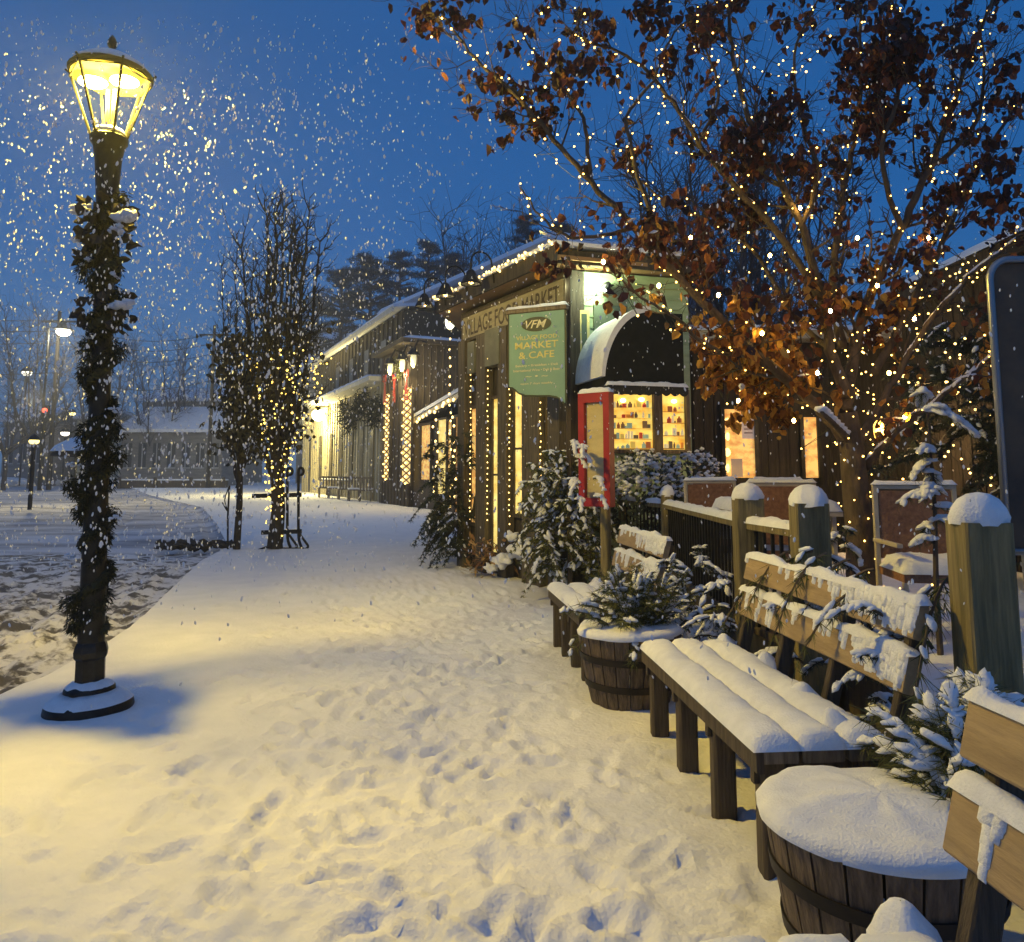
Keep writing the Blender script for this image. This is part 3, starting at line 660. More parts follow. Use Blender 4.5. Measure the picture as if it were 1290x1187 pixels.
# ================================================================== PATIO FURNITURE
RATT = mat('rattan', (.20, .09, .045), (.32, .16, .08), 30, .6, bump=.5, bscale=60)
PALE = mat('pale_frame', (.42, .36, .26), (.55, .48, .36), 8, .5)
def chair0(loc, rz, label):
    t = thing('patio_chair', label, 'chair', loc, 'brown patio chairs on the terrace', rz)
    def B(): q = MB(); q.local = True; return q
    m = B(); m.bbox((-.23, -.012, .50), (.23, .018, .95)); m.build('backrest', RATT, t)
    m = B(); m.beam((-.25, 0, 0), (-.25, 0, .97), .032, .032); m.beam((.25, 0, 0), (.25, 0, .97), .032, .032); m.beam((-.265, 0, .975), (.265, 0, .975), .03, .03); m.build('back_frame', PALE, t)
    m = B(); m.bbox((-.25, -.47, .40), (.25, -.02, .45)); m.build('seat', RATT, t)
    m = B(); m.slab((-.25, -.47, .452), (1, 0, 0), (0, 1, 0), .5, .44, .085, edge=.07); m.build('seat_snow', SNOW, t, True); m = B(); m.slab((-.265, -.018, .991), (1, 0, 0), (0, 1, 0), .53, .036, .028, edge=.02, n=20); m.build('snow', SNOW, t, True)
    for sx in (-.24, .24): m = B(); m.beam((sx, -.45, 0), (sx, -.45, .40), .03, .03); m.build('leg', PALE, t)
    for sx in (-.26, .26): m = B(); m.beam((sx, -.45, .62), (sx, .0, .62), .035, .025); m.build('armrest', PALE, t)
    return t
p = W(1150, 620, 5.0)
ch = chair0((2.72, 5.15, DK - .03), R(-8), 'brown woven chair with deep seat snow right of the lit tree trunk')
for x, y, rz, lb in ((2.16, 6.1, 172, 'brown chair back right behind the second snow-capped fence post'),
                     (1.98, 7.6, 5, 'brown chair at the far table left of the first snow-capped post'),
                     (2.9, 8.3, 178, 'chair back in front of the dark wall between window and tree'),
                     (2.35, 8.9, 2, 'farthest chair back just below the window with paper notices')):
    copy_tree(ch, (x, y, DK - .03), R(rz), lb)
def table(loc, sx, sy, label):
    t = thing('patio_table', label, 'table', loc, 'snowy patio tables')
    def B(): q = MB(); q.local = True; return q
    m = B(); m.bbox((-sx / 2, -sy / 2, .70), (sx / 2, sy / 2, .74)); m.build('tabletop', PALE, t)
    m = B(); m.slab((-sx / 2, -sy / 2, .742), (1, 0, 0), (0, 1, 0), sx, sy, .10, edge=.09, noise=.08); m.build('snow', SNOW, t, True)
    for a in (-1, 1):
        for b in (-1, 1): m = B(); m.beam((a * (sx / 2 - .06), b * (sy / 2 - .06), 0), (a * (sx / 2 - .06), b * (sy / 2 - .06), .7), .04, .04); m.build('leg', PALE, t)
    return t
table((2.35, 6.85, DK - .03), .9, .8, 'snow-topped patio table behind the first snow-capped post')
table((2.45, 8.3, DK - .03), .8, .7, 'farther snow-covered patio table near the dark wall')

# ================================================================== FACADE TOOL
class Fac:
    def __init__(s, A, B):
        s.A = Vector((A[0], A[1], 0)); s.B = Vector((B[0], B[1], 0)); s.u = (s.B - s.A).normalized(); s.L = (s.B - s.A).length
        s.n = Vector((s.u.y, -s.u.x, 0))
        if s.n.dot(-s.A) < 0: s.n = -s.n
    def p(s, a, z, o=0.0): return s.A + s.u * a + s.n * o + UP * z
    def sz(s, px, py, o=0.0):
        r = ray(px, py); A = s.A + s.n * o; c = Vector((0, 0, EYE))
        t = (A - c).dot(s.n) / r.dot(s.n); q = c + r * t; return (q - A).dot(s.u), q.z
    def box(s, mb, a0, a1, z0, z1, o0, o1):
        vs = [s.p(a, z, o) for z in (z0, z1) for o in (o0, o1) for a in (a0, a1)]
        mb.add(vs, [[0,2,3,1],[4,5,7,6],[0,1,5,4],[2,6,7,3],[0,4,6,2],[1,3,7,5]])
def win_mat(name, c1, c2, e_, scale=3):
    return mat(name, c1, c2, scale, .4, emit=e_, stretch=(1, 1, 1.6), lo=.3, hi=.6)
LITY = win_mat('lit_window', (.55, .33, .05), (1.0, .80, .26), .95)
LITO = win_mat('lit_window_orange', (.45, .17, .03), (1.0, .62, .18), .8, 5)
GLD = mat('gloss_dark', (.01, .012, .015), rough=.15)
SNOWROOF = mat('roof_snow', (.78, .80, .84), (.86, .87, .9), 1.2, .8)

# ================================================================== THE MARKET
F = Fac((-.88, 12.62), (.745, 9.75))
mk = thing('market_building', 'dark timber food market with lettered sign band and lit awning corner', 'building', (0, 11, 0))
COLW = mat('column_wood', (.06, .048, .034), (.14, .115, .08), 5, .85, bump=.5, stretch=(6, 6, .5))
PLANK = mat('barn_board', (.028, .023, .018), (.08, .065, .048), 4, .85, bump=.6, stretch=(7, 7, .5))
EZ = 4.20
m = MB(); F.box(m, 0, F.L, -.05, EZ - .04, -.25, -.02); m.build('front_wall', PLANK, mk)
GREEN = mat('green_siding', (.27, .38, .24), (.34, .46, .30), 3, .7, bump=.2, stretch=(1, 1, 6))
F2 = Fac((.70, 9.82), (2.45, 10.30))
m = MB(); F2.box(m, .06, F2.L, -.05, EZ - .04, -.2, 0)
for i in range(26): F2.box(m, .07, F2.L - .02, .4 + i * .15, .4 + i * .15 + .012, 0, .012)
m.build('side_wall', GREEN, mk)
m = MB(); m.prism([F.p(-.2, EZ, .35), F.p(F.L + .25, EZ, .35), F2.p(F2.L, EZ, .3), V(3.0, 17, 4.40), V(-.8, 17, 4.40)], (0, 0, .05)); m.build('soffit', mat('soffit', (.30, .17, .07), (.4, .25, .10), 3, .7), mk)
m = MB(); F.box(m, -.2, F.L + .27, EZ - .04, EZ + .16, .35, .39); F2.box(m, -.2, F2.L, EZ - .04, EZ + .14, .30, .34); m.build('fascia', PLANK, mk)
m = MB(); ap = V(1.0, 15.5, 5.9)
# roof snow: pitched from the two eaves
e0, e1, e2 = F.p(-.2, EZ + .165, .42), F.p(F.L + .3, EZ + .165, .42), F2.p(F2.L + .0, EZ + .165, .38)
r0, r1 = V(-.9, 17.0, EZ + .5), V(2.2, 13.0, EZ + .4)
for tri in ((e0, e1, r1, r0), (e1, e2, V(2.7, 13.0, EZ + .4), r1)):
    m.prism([Vector(q) for q in tri[:3]], (0, 0, .05)); m.prism([Vector(tri[0]), Vector(tri[2]), Vector(tri[3])], (0, 0, .05))
m.build('roof', SNOWROOF, mk)
m = MB(); m.bbox((-.66, 13.2, 0), (2.9, 17, EZ - .02)); m.build('rear_wall', PLANK, mk)
# sign band
band = MB(); s0, _ = F.sz(585, 410); s1, _ = F.sz(712, 360); F.box(band, s0, s1, 3.66, 4.05, .0, .03)
bd = band.build('sign_band', mat('band_board', (.24, .21, .13), (.34, .30, .19), 4, .8, bump=.3, stretch=(1, 1, 5)), mk)
text('lettering', 'VILLAGE FOOD MARKET', mat('band_letters', (.06, .045, .03), rough=.8), bd, F.p((s0 + s1) / 2 - .02, 3.855, .03), F.u, UP, .27, (s1 - s0) * .95)
m = MB(); F.box(m, s0 - .03, s1 + .03, 4.05, 4.09, 0, .05); F.box(m, s0 - .03, s1 + .03, 3.63, 3.68, 0, .05); m.build('band_trim', DARKW, mk)
# columns and glowing windows in the facade
for x0, x1 in ((586, 594), (609, 621), (637, 648), (668, 690), (701, 716)):
    a, _ = F.sz(x0, 600); b, _ = F.sz(x1, 600); m = MB(); F.box(m, a, b, -.05, 3.63, .0, .14); m.build('column', COLW, mk)
for x0, x1, z0, z1, mm in ((596, 607, .7, 2.5, LITO), (623.5, 634, .3, 2.6, LITY), (651, 665, .9, 2.75, LITY), (692, 699, .9, 2.6, LITY)):
    a, _ = F.sz(x0, 600); b, _ = F.sz(x1, 600); m = MB(); F.box(m, a, b, z0, z1, .002, .02); wn = m.build('window', mm, mk)
    m = MB(); F.box(m, a - .03, a, z0 - .04, z1 + .04, .0, .05); F.box(m, b, b + .03, z0 - .04, z1 + .04, .0, .05); F.box(m, a - .03, b + .03, z1, z1 + .05, 0, .055)
    F.box(m, a - .03, b + .03, z0 - .05, z0, 0, .06); F.box(m, a, b, (z0 + z1) / 2 - .015, (z0 + z1) / 2 + .015, .018, .04); m.build('frame', DARKW, wn)
for x0, x1, y0, y1 in ((622, 640, 418, 459), (600, 608, 433, 470)):
    a, z1 = F.sz(x0, y0); b, z0 = F.sz(x1, y1); m = MB(); F.box(m, a, b, z0, z1, .0, .16); m.build('wall_panel', mat('grey_panel', (.12, .12, .09), (.18, .18, .13), 3, .8), mk)
# goosenecks
for px, py in ((588, 398), (617, 384), (652, 370)):
    a, _ = F.sz(px, py); z = 4.14; gl = MB(); pts = [F.p(a, 4.22, .39)]
    for k in range(9): th = math.pi * k / 8; pts.append(F.p(a - .02, 4.5 + .16 * math.sin(th), .42 + .17 - .17 * math.cos(th)))
    pts.append(F.p(a - .02, 4.28, .76)); gl.tube(pts, .014, 6); g_ = gl.build('wall_lamp', BLACK, mk, True)
    m = MB(); m.lathe([(.03, .16), (.06, .13), (.10, .05), (.15, -.05), (.155, -.065), (.12, -.05), (.04, .07)], F.p(a - .02, 4.22, .76), 16); m.build('lamp_shade', BLACK, g_, True)
    m = MB(); m.lump(F.p(a - .02, 4.20, .76), .035, 2, jit=0); m.build('bulb', BULB, g_, True)
    lamp('sign_light', F.p(a - .02, 4.17, .74), 11, (1, .80, .38), .04, mk)
# window and panel on green wall
a, z1 = F2.sz(728, 391); b, z0 = F2.sz(742, 452); m = MB(); F2.box(m, a, b, z0, z1, .0, .035); wn = m.build('narrow_window', mat('yellow_trim', (.62, .55, .22), (.70, .62, .28), 4), mk)
a, z1 = F2.sz(731.5, 396); b, z0 = F2.sz(738.5, 449); m = MB(); F2.box(m, a, b, z0, z1, .036, .04); m.build('pane', mat('grey_pane', (.10, .14, .11), rough=.2), wn)
a, z1 = F2.sz(747, 384); b, z0 = F2.sz(790, 440); m = MB(); F2.box(m, a, b, z0, z1, .0, .03); m.build('shutter_panel', mat('panel_green', (.07, .10, .08), (.11, .15, .11), 3), mk)
m = MB(); q = F2.p(*F2.sz(768, 362), 0.0); h_ = q + F2.n * .22 + V(-.12, 0, -.03); m.tube([q, q + F2.n * .12, h_], .012, 6); m.lathe([(.03, .05), (.05, .0), (.055, -.06), (.04, -.06)], h_, 14, M=Matrix.Rotation(R(40), 3, 'Y')); fl = m.build('flood_lamp', BLACK, mk)
m = MB(); m.lump(h_ + V(-.03, 0, -.045), .04, 2, jit=0); m.build('bulb', mat('flood_bulb', (1, 1, .9), emit=14, ecol=(1, .98, .8)), fl, True)
lamp('flood_light', h_ + V(-.10, -.12, .02), 34, (.85, 1.0, .62), .04, mk)
lamp('corner_light', V(.62, 9.0, 3.75), 3.0, (.9, 1.0, .62), .05, mk)
# cafe window
def rect(fac, mb, x0, y0, x1, y1, o0, o1, ref=None):
    a, z1 = fac.sz(x0, y0); b, z0 = fac.sz(x1, y1); fac.box(mb, a, b, z0, z1, o0, o1); return a, b, z0, z1
m = MB(); rect(F2, m, 766, 494, 862, 568, .0, .02); cw = m.build('cafe_window', win_mat('cafe_light', (.80, .36, .03), (1.0, .74, .16), .95, 5), mk)
m = MB()
for x0, x1 in ((762, 768), (820, 832.5), (861, 867)): rect(F2, m, x0, 492, x1, 572, .02, .08)
rect(F2, m, 762, 566, 867, 572, .02, .085); m.build('frame', WOODG, cw)
gr = random.Random(12); cols = [(.35, .10, .03), (.62, .22, .03), (.75, .55, .12), (.22, .12, .05), (.30, .42, .30), (.85, .72, .4), (.5, .06, .03), (.12, .09, .05)]
for x0, x1, shelves in ((769, 819, (515, 528, 541, 554, 566)), (834, 860, (520, 534, 550, 566))):
    for yy in shelves:
        m = MB(); rect(F2, m, x0, yy - 1.2, x1, yy, .021, .05); m.build('shelf', mat('glow_shelf_wood', (.25, .13, .04), rough=.7, emit=.25, ecol=(.4, .2, .04)), cw)  # shelf glows by emission, standing in for interior light
        x_ = x0 + 1
        while x_ < x1 - 3:
            w_ = gr.uniform(2, 6); h_ = gr.uniform(4, 11); c = gr.choice(cols)
            if gr.random() < .8:
                a, z1 = F2.sz(x_, yy - h_); b, z0 = F2.sz(min(x_ + w_, x1 - 1), yy - 1.2); m = MB()
                if gr.random() < .5: F2.box(m, a, b, z0, z1, .024, .05)
                else: m.lathe([((b - a) * .5, 0), ((b - a) * .5, (z1 - z0) * .6), ((b - a) * .2, (z1 - z0) * .8), ((b - a) * .2, z1 - z0)], F2.p((a + b) / 2, z0, .045), 8)
                m.build('jar' if w_ < 4 else 'box', mat('glow_goods%d' % cols.index(c), c, rough=.5, emit=.45, ecol=c), cw)  # room light on the wares is put in as emission
            x_ += w_ + gr.uniform(.3, 2)
for px, py in ((783, 505), (806, 504), (847, 506)): m = MB(); m.lump(F2.p(*F2.sz(px, py), .05), (.05, .04, .03), 2, jit=0); m.build('ceiling_lamp', mat('shop_ceiling_lamp', (1, .95, .7), emit=4, ecol=(1, .9, .5)), cw, True)
# awning (quarter barrel, black canvas)
CANV = mat('black_canvas', (.012, .014, .016), (.018, .02, .022), 12, .9, spec=.05)
AO = .98
ac = []
cs, cz = F2.sz(822, 487, AO); ls, _ = F2.sz(762, 487, AO); _, tz = F2.sz(815, 393, AO); R1 = cs - ls; R2 = tz - cz; es, _ = F2.sz(862, 487, AO)
for k in range(15): th = math.pi / 2 * k / 14; ac.append((cs - R1 * math.cos(th), cz + R2 * math.sin(th)))
m = MB(); prof = ac + [(es, tz), (es, cz)]
m.prism([F2.p(a, z, AO) for a, z in prof], F2.n * -(AO - .01)); aw = m.build('awning', CANV, mk)
m = MB(); nv = 16
outer = []
for k in range(15):
    th = math.pi / 2 * k / 14; tk = .02 + .06 * math.sin(th) ** .5
    outer.append((cs - (R1 + tk) * math.cos(th), cz + (R2 + tk) * math.sin(th)))
poly = [F2.p(a, z, AO + .004) for a, z in ac[1:]] + [F2.p(a, z, AO + .004) for a, z in reversed(outer[1:])]
m.prism(poly, F2.n * -(AO - .02)); m.build('awning_snow', SNOW, aw)
m = MB(); m.slab(F2.p(ls, cz - .01, AO), F2.u, F2.n, es - ls, .10, .055, edge=.05, n=40); m.build('lip_snow', SNOW, aw, True)
m = MB(); F2.box(m, ls, es, cz - .03, cz - .012, AO, AO + .10)
ns = 9
for k in range(ns):
    a0 = ls + (es - ls) * k / ns; a1 = ls + (es - ls) * (k + 1) / ns; pts = [F2.p(a0, cz - .03, AO + .09)]
    for j in range(7): f = j / 6; pts.append(F2.p(a0 + (a1 - a0) * f, cz - .09 - .035 * math.sin(math.pi * f), AO + .09))
    pts.append(F2.p(a1, cz - .03, AO + .09)); m.prism(pts, F2.n * .008)
for k in range(5):
    o0 = AO * k / 5; o1 = AO * (k + 1) / 5; pts = [F2.p(ls, cz, o0)] + [F2.p(ls, cz - .07 - .03 * math.sin(math.pi * j / 5), o0 + (o1 - o0) * j / 5) for j in range(6)] + [F2.p(ls, cz, o1)]
    m.prism(pts, F2.u * .008)
m.build('valance', mat('valance', (.02, .022, .024), (.5, .5, .5), 30, .8, lo=.62, hi=.7), aw)

# eave lights garland on the fascia and down the corner
def bulbs_on(name_mb, pts, r=.012):
    for p in pts: name_mb.lump(p, r, 1, jit=0)
def poly_pts(pl, step, jit=.0):
    out_ = []
    for a, b in zip(pl, pl[1:]):
        L = (b - a).length; k = max(1, int(L / step))
        for i in range(k): out_.append(a.lerp(b, (i + rnd.random() * .3) / k) + Vector((rnd.gauss(0, jit), rnd.gauss(0, jit), rnd.gauss(0, jit))))
    return out_
def light_string(label, pl, step, r, jit, base, group='strings of warm fairy lights', matb=BULBC, maxn=100):
    t = thing('string_lights', label, 'string lights', tuple(base), group)
    pts = poly_pts([Vector(p) for p in pl], step, jit); m = MB()
    for a, b in zip(pts, pts[1:]):
        if (b - a).length < step * 6: m.tube([a, (a + b) / 2 + V(0, 0, -.01), b], .0025, 3, cap=False)
    m.build('wire', WIRE, t)
    for p in pts[:maxn]: m = MB(); m.lump(p, (r, r, r * 1.3), 1, jit=0, d=(0, 1, 0)); m.build('bulb', matb, t, True)
    if len(pts) > maxn:
        m = MB(); bulbs_on(m, pts[maxn:], r); q = m.build('bulbs', matb, t, True); q['kind'] = 'stuff'
    return t
light_string('thick string of warm globe bulbs along the market roof edge', [F.p(-.2, EZ + .20, .43), F.p(F.L + .3, EZ + .20, .43)], .06, .018, .028, F.p(1, 4.5, .4))
light_string('string of warm bulbs hanging down the left market corner', [F.p(.0, 4.5, .2), F.p(.02, 2.5, .18), F.p(.03, .8, .18)], .15, .017, .012, F.p(0, 2.5, .2))
for x_, lb in ((603, 'first'), (625, 'second'), (653, 'third'), (693, 'fourth')):
    a, _ = F.sz(x_, 600)
    light_string('fairy light strand down the %s column of the market, counted from the left' % lb, [F.p(a, 3.3, .15), F.p(a, .7, .15)], .085, .0095, .004, F.p(a, 2, .15), matb=LITY if 0 else BULBC)

# ================================================================== HANGING SIGN
sg = thing('hanging_sign', 'pale green hanging market sign with dark oval emblem on a tall post', 'sign', (.72, 8.9, 0))
m = MB(); pb = W(717, 600, 9.05); m.beam((pb.x, 9.05, 0), (pb.x, 9.05, 4.12), .06, .06); m.build('post', DARKW, sg)
A_ = W(643, 500, 9.25); B_ = W(713, 500, 8.95); S = Fac((A_.x, A_.y), (B_.x, B_.y))
zt = S.sz(680, 394)[1]; zb = S.sz(680, 497)[1]; Lx = S.L; hh = zt - zb
def sp(f, g, o=0): return S.p(Lx * f, zt - hh * g, o)
pts = [sp(0, 0), sp(1, 0), sp(1, 1.12)]
for q in ((.93, 1.07), (.86, 1.035), (.72, 1.015), (.5, 1.01), (.3, 1.0), (.18, .97), (.12, .93), (.06, .90), (0, .895)): pts.append(sp(*q))
m = MB(); m.prism(pts, S.n * .035); sb = m.build('sign_board', mat('sign_green', (.17, .31, .25), (.21, .36, .29), 2, .6), sg)
m = MB(); edge_ = pts + [pts[0]]
for a, b in zip(edge_, edge_[1:]): m.beam(a + S.n * .02, b + S.n * .02, .045, .014, up=S.n)
m.build('sign_edge', mat('sign_edge', (.02, .03, .022), rough=.5), sb)
m = MB(); m.beam(sp(-.06, -.035), sp(1.04, -.035), .09, .05); m.build('sign_cap', WOODG, sg)
m = MB(); m.slab(sp(-.06, -.035) + UP * .026 + S.n * -.045, S.u, S.n, Lx * 1.1, .09, .045, edge=.045, n=30); m.build('cap_snow', SNOW, sg, True)
m = MB(); el = [sp(.5 + .27 * math.cos(a), .145 + .088 * math.sin(a), .037) for a in [2 * math.pi * k / 36 for k in range(36)]]; m.prism(el, S.n * .006); ov = m.build('oval', mat('oval_dark', (.02, .028, .02), rough=.5), sb)
CREAM = mat('cream_letters', (.72, .66, .42), rough=.6); GOLD = mat('gold_letters', (.62, .55, .20), rough=.5)
text('lettering', 'VFM', CREAM, ov, sp(.5, .145, .044), S.u, UP, hh * .10, Lx * .38, .003, font_shear=.35)
text('lettering', 'VILLAGE FOOD', GOLD, sb, sp(.5, .305, .036), S.u, UP, hh * .05, Lx * .74, .003)
text('lettering', 'MARKET', GOLD, sb, sp(.5, .40, .036), S.u, UP, hh * .085, Lx * .78, .003)
text('lettering', '& CAFE', GOLD, sb, sp(.5, .52, .036), S.u, UP, hh * .085, Lx * .64, .003)
text('lettering', 'Bakery \u2022 Breakfast \u2022 Deli', CREAM, sb, sp(.5, .65, .036), S.u, UP, hh * .035, Lx * .76, .003)
text('lettering', 'International Wine \u2022 Deli & Beer', CREAM, sb, sp(.5, .705, .036), S.u, UP, hh * .03, Lx * .84, .003)
text('lettering', '~ \u2022 ~', CREAM, sb, sp(.5, .78, .036), S.u, UP, hh * .02, Lx * .4, .003)
text('lettering', 'open 7 days weekly', CREAM, sb, sp(.5, .87, .036), S.u, UP, hh * .03, Lx * .58, .003)
lamp('sign_spot', S.p(Lx * .6, zt + .25, .9), 5, (.92, 1, .66), .05, sg)

# ================================================================== RED CASE
rc = thing('notice_case', 'red framed notice case with pale panel on a wooden post', 'notice board', (1.0, 8.2, 0))
A_ = W(735, 560, 8.25); B_ = W(774, 560, 8.0); S = Fac((A_.x, A_.y), (B_.x, B_.y)); zt = S.sz(755, 496)[1]; zb = S.sz(755, 638)[1]
RED = mat('red_paint', (.30, .015, .02), (.36, .02, .025), 6, .45, bump=.1)
m = MB(); w_ = .075; S.box(m, 0, w_, zb, zt, 0, .10); S.box(m, S.L - w_, S.L, zb, zt, 0, .10); S.box(m, w_, S.L - w_, zt - .10, zt, 0, .10); S.box(m, w_, S.L - w_, zb, zb + .09, 0, .10); m.build('frame', RED, rc)
m = MB(); S.box(m, w_, S.L - w_, zb + .09, zt - .10, .0, .05); m.build('panel', mat('cream_panel', (.50, .42, .22), (.62, .52, .28), 3, .7, stretch=(1, 1, 3)), rc)
m = MB(); m.slab(S.p(0, zt + .002, 0), S.u, S.n, S.L, .10, .06, edge=.05, n=14); m.build('snow', SNOW, rc, True)
m = MB(); m.beam(S.p(S.L * .75, 0, .04), S.p(S.L * .75, zb, .04), .09, .09, up=S.n); m.build('post', POSTW, rc)
bs = [(S.p(S.L * rnd.random() * 1.2, rnd.uniform(1.1, 1.9), .3), rd(rnd.uniform(220, 330), 20), .22, .8, .06) for _ in range(9)]
plant('hemlock_sprig', 'snowy sprigs in front of the red framed case', 'shrub', (1.0, 7.8, 0), bs, NEED, 'evergreen shrubs', ndl=.035, snow=.7, snr=1.2)

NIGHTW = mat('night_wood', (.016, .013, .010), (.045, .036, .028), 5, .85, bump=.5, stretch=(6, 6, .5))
# ================================================================== DARK WING, RIGHT WING
dw = thing('cafe_wing', 'low dark cafe wing behind the terrace with snowy eave', 'building', (4, 10.7, 0))
F3 = Fac((2.44, 10.75), (5.5, 10.75)); m = MB(); F3.box(m, 0, F3.L + .2, 0, 3.35, -2.5, 0)
for i in range(22): F3.box(m, i * .15, i * .15 + .02, .4, 3.3, 0, .015)
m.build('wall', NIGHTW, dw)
m = MB(); F3.box(m, -.1, F3.L + .2, 3.35, 3.47, -2.5, .35); m.build('eave', mat('eave_grey', (.20, .20, .20), (.3, .3, .3), 3), dw)
m = MB(); m.slab(F3.p(-.1, 3.47, -2.5), F3.u, F3.n, F3.L + .2, 2.86, .09, edge=.1, noise=.05); m.build('roof_snow', SNOWROOF, dw, True)
for x0, x1, y0, y1 in ((911, 951, 516, 602), (1010, 1030, 526, 602)):
    m = MB(); a, b, z0, z1 = rect(F3, m, x0, y0, x1, y1, .016, .03); wn = m.build('window', LITO, dw)
    m = MB(); F3.box(m, a - .05, a, z0 - .1, z1 + .05, .016, .07); F3.box(m, b, b + .05, z0 - .1, z1 + .05, .016, .07); F3.box(m, a, b, z1, z1 + .05, .016, .07); m.build('frame', BLACK, wn)
    if x0 < 1000:
        m = MB(); a, b, z0, z1 = rect(F3, m, 933, 519, 950, 553, .031, .036); n_ = m.build('notice', mat('notice', (.6, .5, .45), rough=.7, emit=.25, ecol=(.6, .5, .45)), wn)
        m = MB()
        for k in range(5): F3.box(m, a + .03, b - .03, z1 - .09 - k * .055, z1 - .075 - k * .055, .0365, .038)
        m.build('print_lines', mat('print', (.2, .1, .08)), n_)
        m = MB(); rect(F3, m, 920, 578, 935, 601, .031, .037); m.build('notice', mat('notice2', (.5, .38, .28), rough=.7, emit=.2, ecol=(.5, .38, .28)), wn)
        for yy in (532, 550, 570, 590): m = MB(); m.lump(F3.p(*F3.sz(916, yy, .03), .05), (.045, .03, .06), 2, jit=.1); m.build('candle', mat('candle', (1, .8, .4), emit=2.5, ecol=(1, .72, .25)), wn, True)
rw = thing('side_shop', 'dark timber shop on the right with snow along its rising roof edge', 'building', (6, 8, 0))
m = MB(); m.bbox((5.45, 4.0, 0), (11, 10.7, 3.75))
for i in range(30): m.bbox((5.435, 4.1 + i * .22, .3), (5.45, 4.12 + i * .22, 3.7))
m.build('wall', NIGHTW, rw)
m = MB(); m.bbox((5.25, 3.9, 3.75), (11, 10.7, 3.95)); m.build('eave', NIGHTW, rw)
m = MB(); m.slab((5.22, 3.9, 3.951), (1, 0, 0), (0, 1, 0), 5.5, 6.8, .12, edge=.1, noise=.06); m.build('roof_snow', SNOWROOF, rw, True)
# wall lantern glowing behind the tree
wl = W(1107, 543, 9.3); t = thing('wall_lantern', 'glowing orange lantern on a stand behind the tree trunk', 'lamp', (wl.x, wl.y, DK))
m = MB(); m.tube([(wl.x, wl.y, DK), (wl.x, wl.y, wl.z - .16)], .025, 8); m.lathe([(.09, -.16), (.1, -.14), (.03, -.14)], wl, 12); m.lathe([(.12, .15), (.02, .24)], wl, 12); m.build('stand', BLACK, t)
m = MB(); m.lathe([(.02, -.11), (.05, -.08), (.06, .0), (.055, .1), (.02, .13)], wl, 14); m.build('glass', mat('lantern_glow', (1, .6, .2), emit=3.2, ecol=(1, .50, .09)), t, True)
lamp('lantern_light', wl + V(0, -.25, .0), 80, (1, .60, .22), .12, t)
# framed display at right edge
t = thing('display_case', 'steel framed display with rounded corner at the right picture edge', 'sign', (2.5, 3.45, 0))
STEEL = mat('steel', (.30, .31, .32), rough=.35, metal=.8)
x0 = W(1257, 500, 3.5).x; z1 = W(1262, 327, 3.5).z; z0 = W(1262, 695, 3.5).z; rr = .10; pts = [V(x0, 3.5, z0)]
for k in range(7): th = math.pi / 2 * k / 6; pts.append(V(x0 + rr - rr * math.cos(th), 3.5, z1 - rr + rr * math.sin(th)))
x1_ = x0 + .75
for k in range(7): th = math.pi / 2 * k / 6; pts.append(V(x1_ - rr + rr * math.sin(th), 3.5, z1 - rr + rr * math.cos(th)))
pts += [V(x1_, 3.5, z0), V(x0, 3.5, z0)]
m = MB(); m.tube(pts, .017, 8); m.build('frame', STEEL, t, True)
m = MB(); m.prism([q + V(0, .01, 0) for q in pts[:-1]], (0, .012, 0)); m.build('panel', mat('display_panel', (.06, .035, .02), (.16, .09, .04), 3, .5), t)
m = MB(); m.tube([(x0 + .1, 3.52, DK - .02), (x0 + .1, 3.52, z0)], .025, 8); m.tube([(x1_ - .1, 3.52, DK - .02), (x1_ - .1, 3.52, z0)], .025, 8); m.build('leg', STEEL, t)

# ================================================================== TREES
def rough(p, k): return p + Vector((rnd.gauss(0, k), rnd.gauss(0, k), rnd.gauss(0, k)))
def smooth(pl, n=5, wob=.0):
    pl = [Vector(p) for p in pl]; o_ = []
    for i in range(len(pl) - 1):
        p0 = pl[max(i - 1, 0)]; p1 = pl[i]; p2 = pl[i + 1]; p3 = pl[min(i + 2, len(pl) - 1)]
        for j in range(n):
            t = j / n; q = .5 * ((2 * p1) + (p2 - p0) * t + (2 * p0 - 5 * p1 + 4 * p2 - p3) * t * t + (3 * p1 - p0 - 3 * p2 + p3) * t ** 3)
            o_.append(rough(q, wob))
    o_.append(pl[-1]); return o_
def twigs(mb, p, d, L, r, depth, upb, ends, kink=.25, nch=(2, 4), n=5):
    pts = [p]; dd = d.normalized()
    for i in range(n):
        dd = (dd + Vector((rnd.gauss(0, kink), rnd.gauss(0, kink), rnd.gauss(0, kink))) + UP * upb).normalized(); pts.append(pts[-1] + dd * L / n)
    mb.tube(pts, [max(.0016, r * (1 - .75 * i / n)) for i in range(n + 1)], 5 if r > .01 else 3, cap=False)
    if depth > 0:
        for _ in range(rnd.randint(*nch)):
            i = rnd.randint(1, n); t = (pts[i] - pts[i - 1]).normalized()
            s_ = t.cross(Vector((rnd.gauss(0, 1), rnd.gauss(0, 1), rnd.gauss(0, 1)))).normalized()
            twigs(mb, pts[i], t * .75 + s_ * .8, L * rnd.uniform(.45, .75), r * .55, depth - 1, upb, ends, kink, nch, n)
    ends.append((pts[-1], pts[n // 2], depth))
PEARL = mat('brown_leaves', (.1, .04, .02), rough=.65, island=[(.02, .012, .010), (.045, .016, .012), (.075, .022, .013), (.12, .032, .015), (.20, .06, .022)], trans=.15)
TB = V(2.52, 5.55, 0)
pear = thing('pear_tree', 'large leafy brown tree wrapped in fairy lights growing from the terrace edge', 'tree', tuple(TB))
wood = MB(); limbsnow = MB(); leafm = MB(); ends = []; limbpts = []
D0 = 5.55
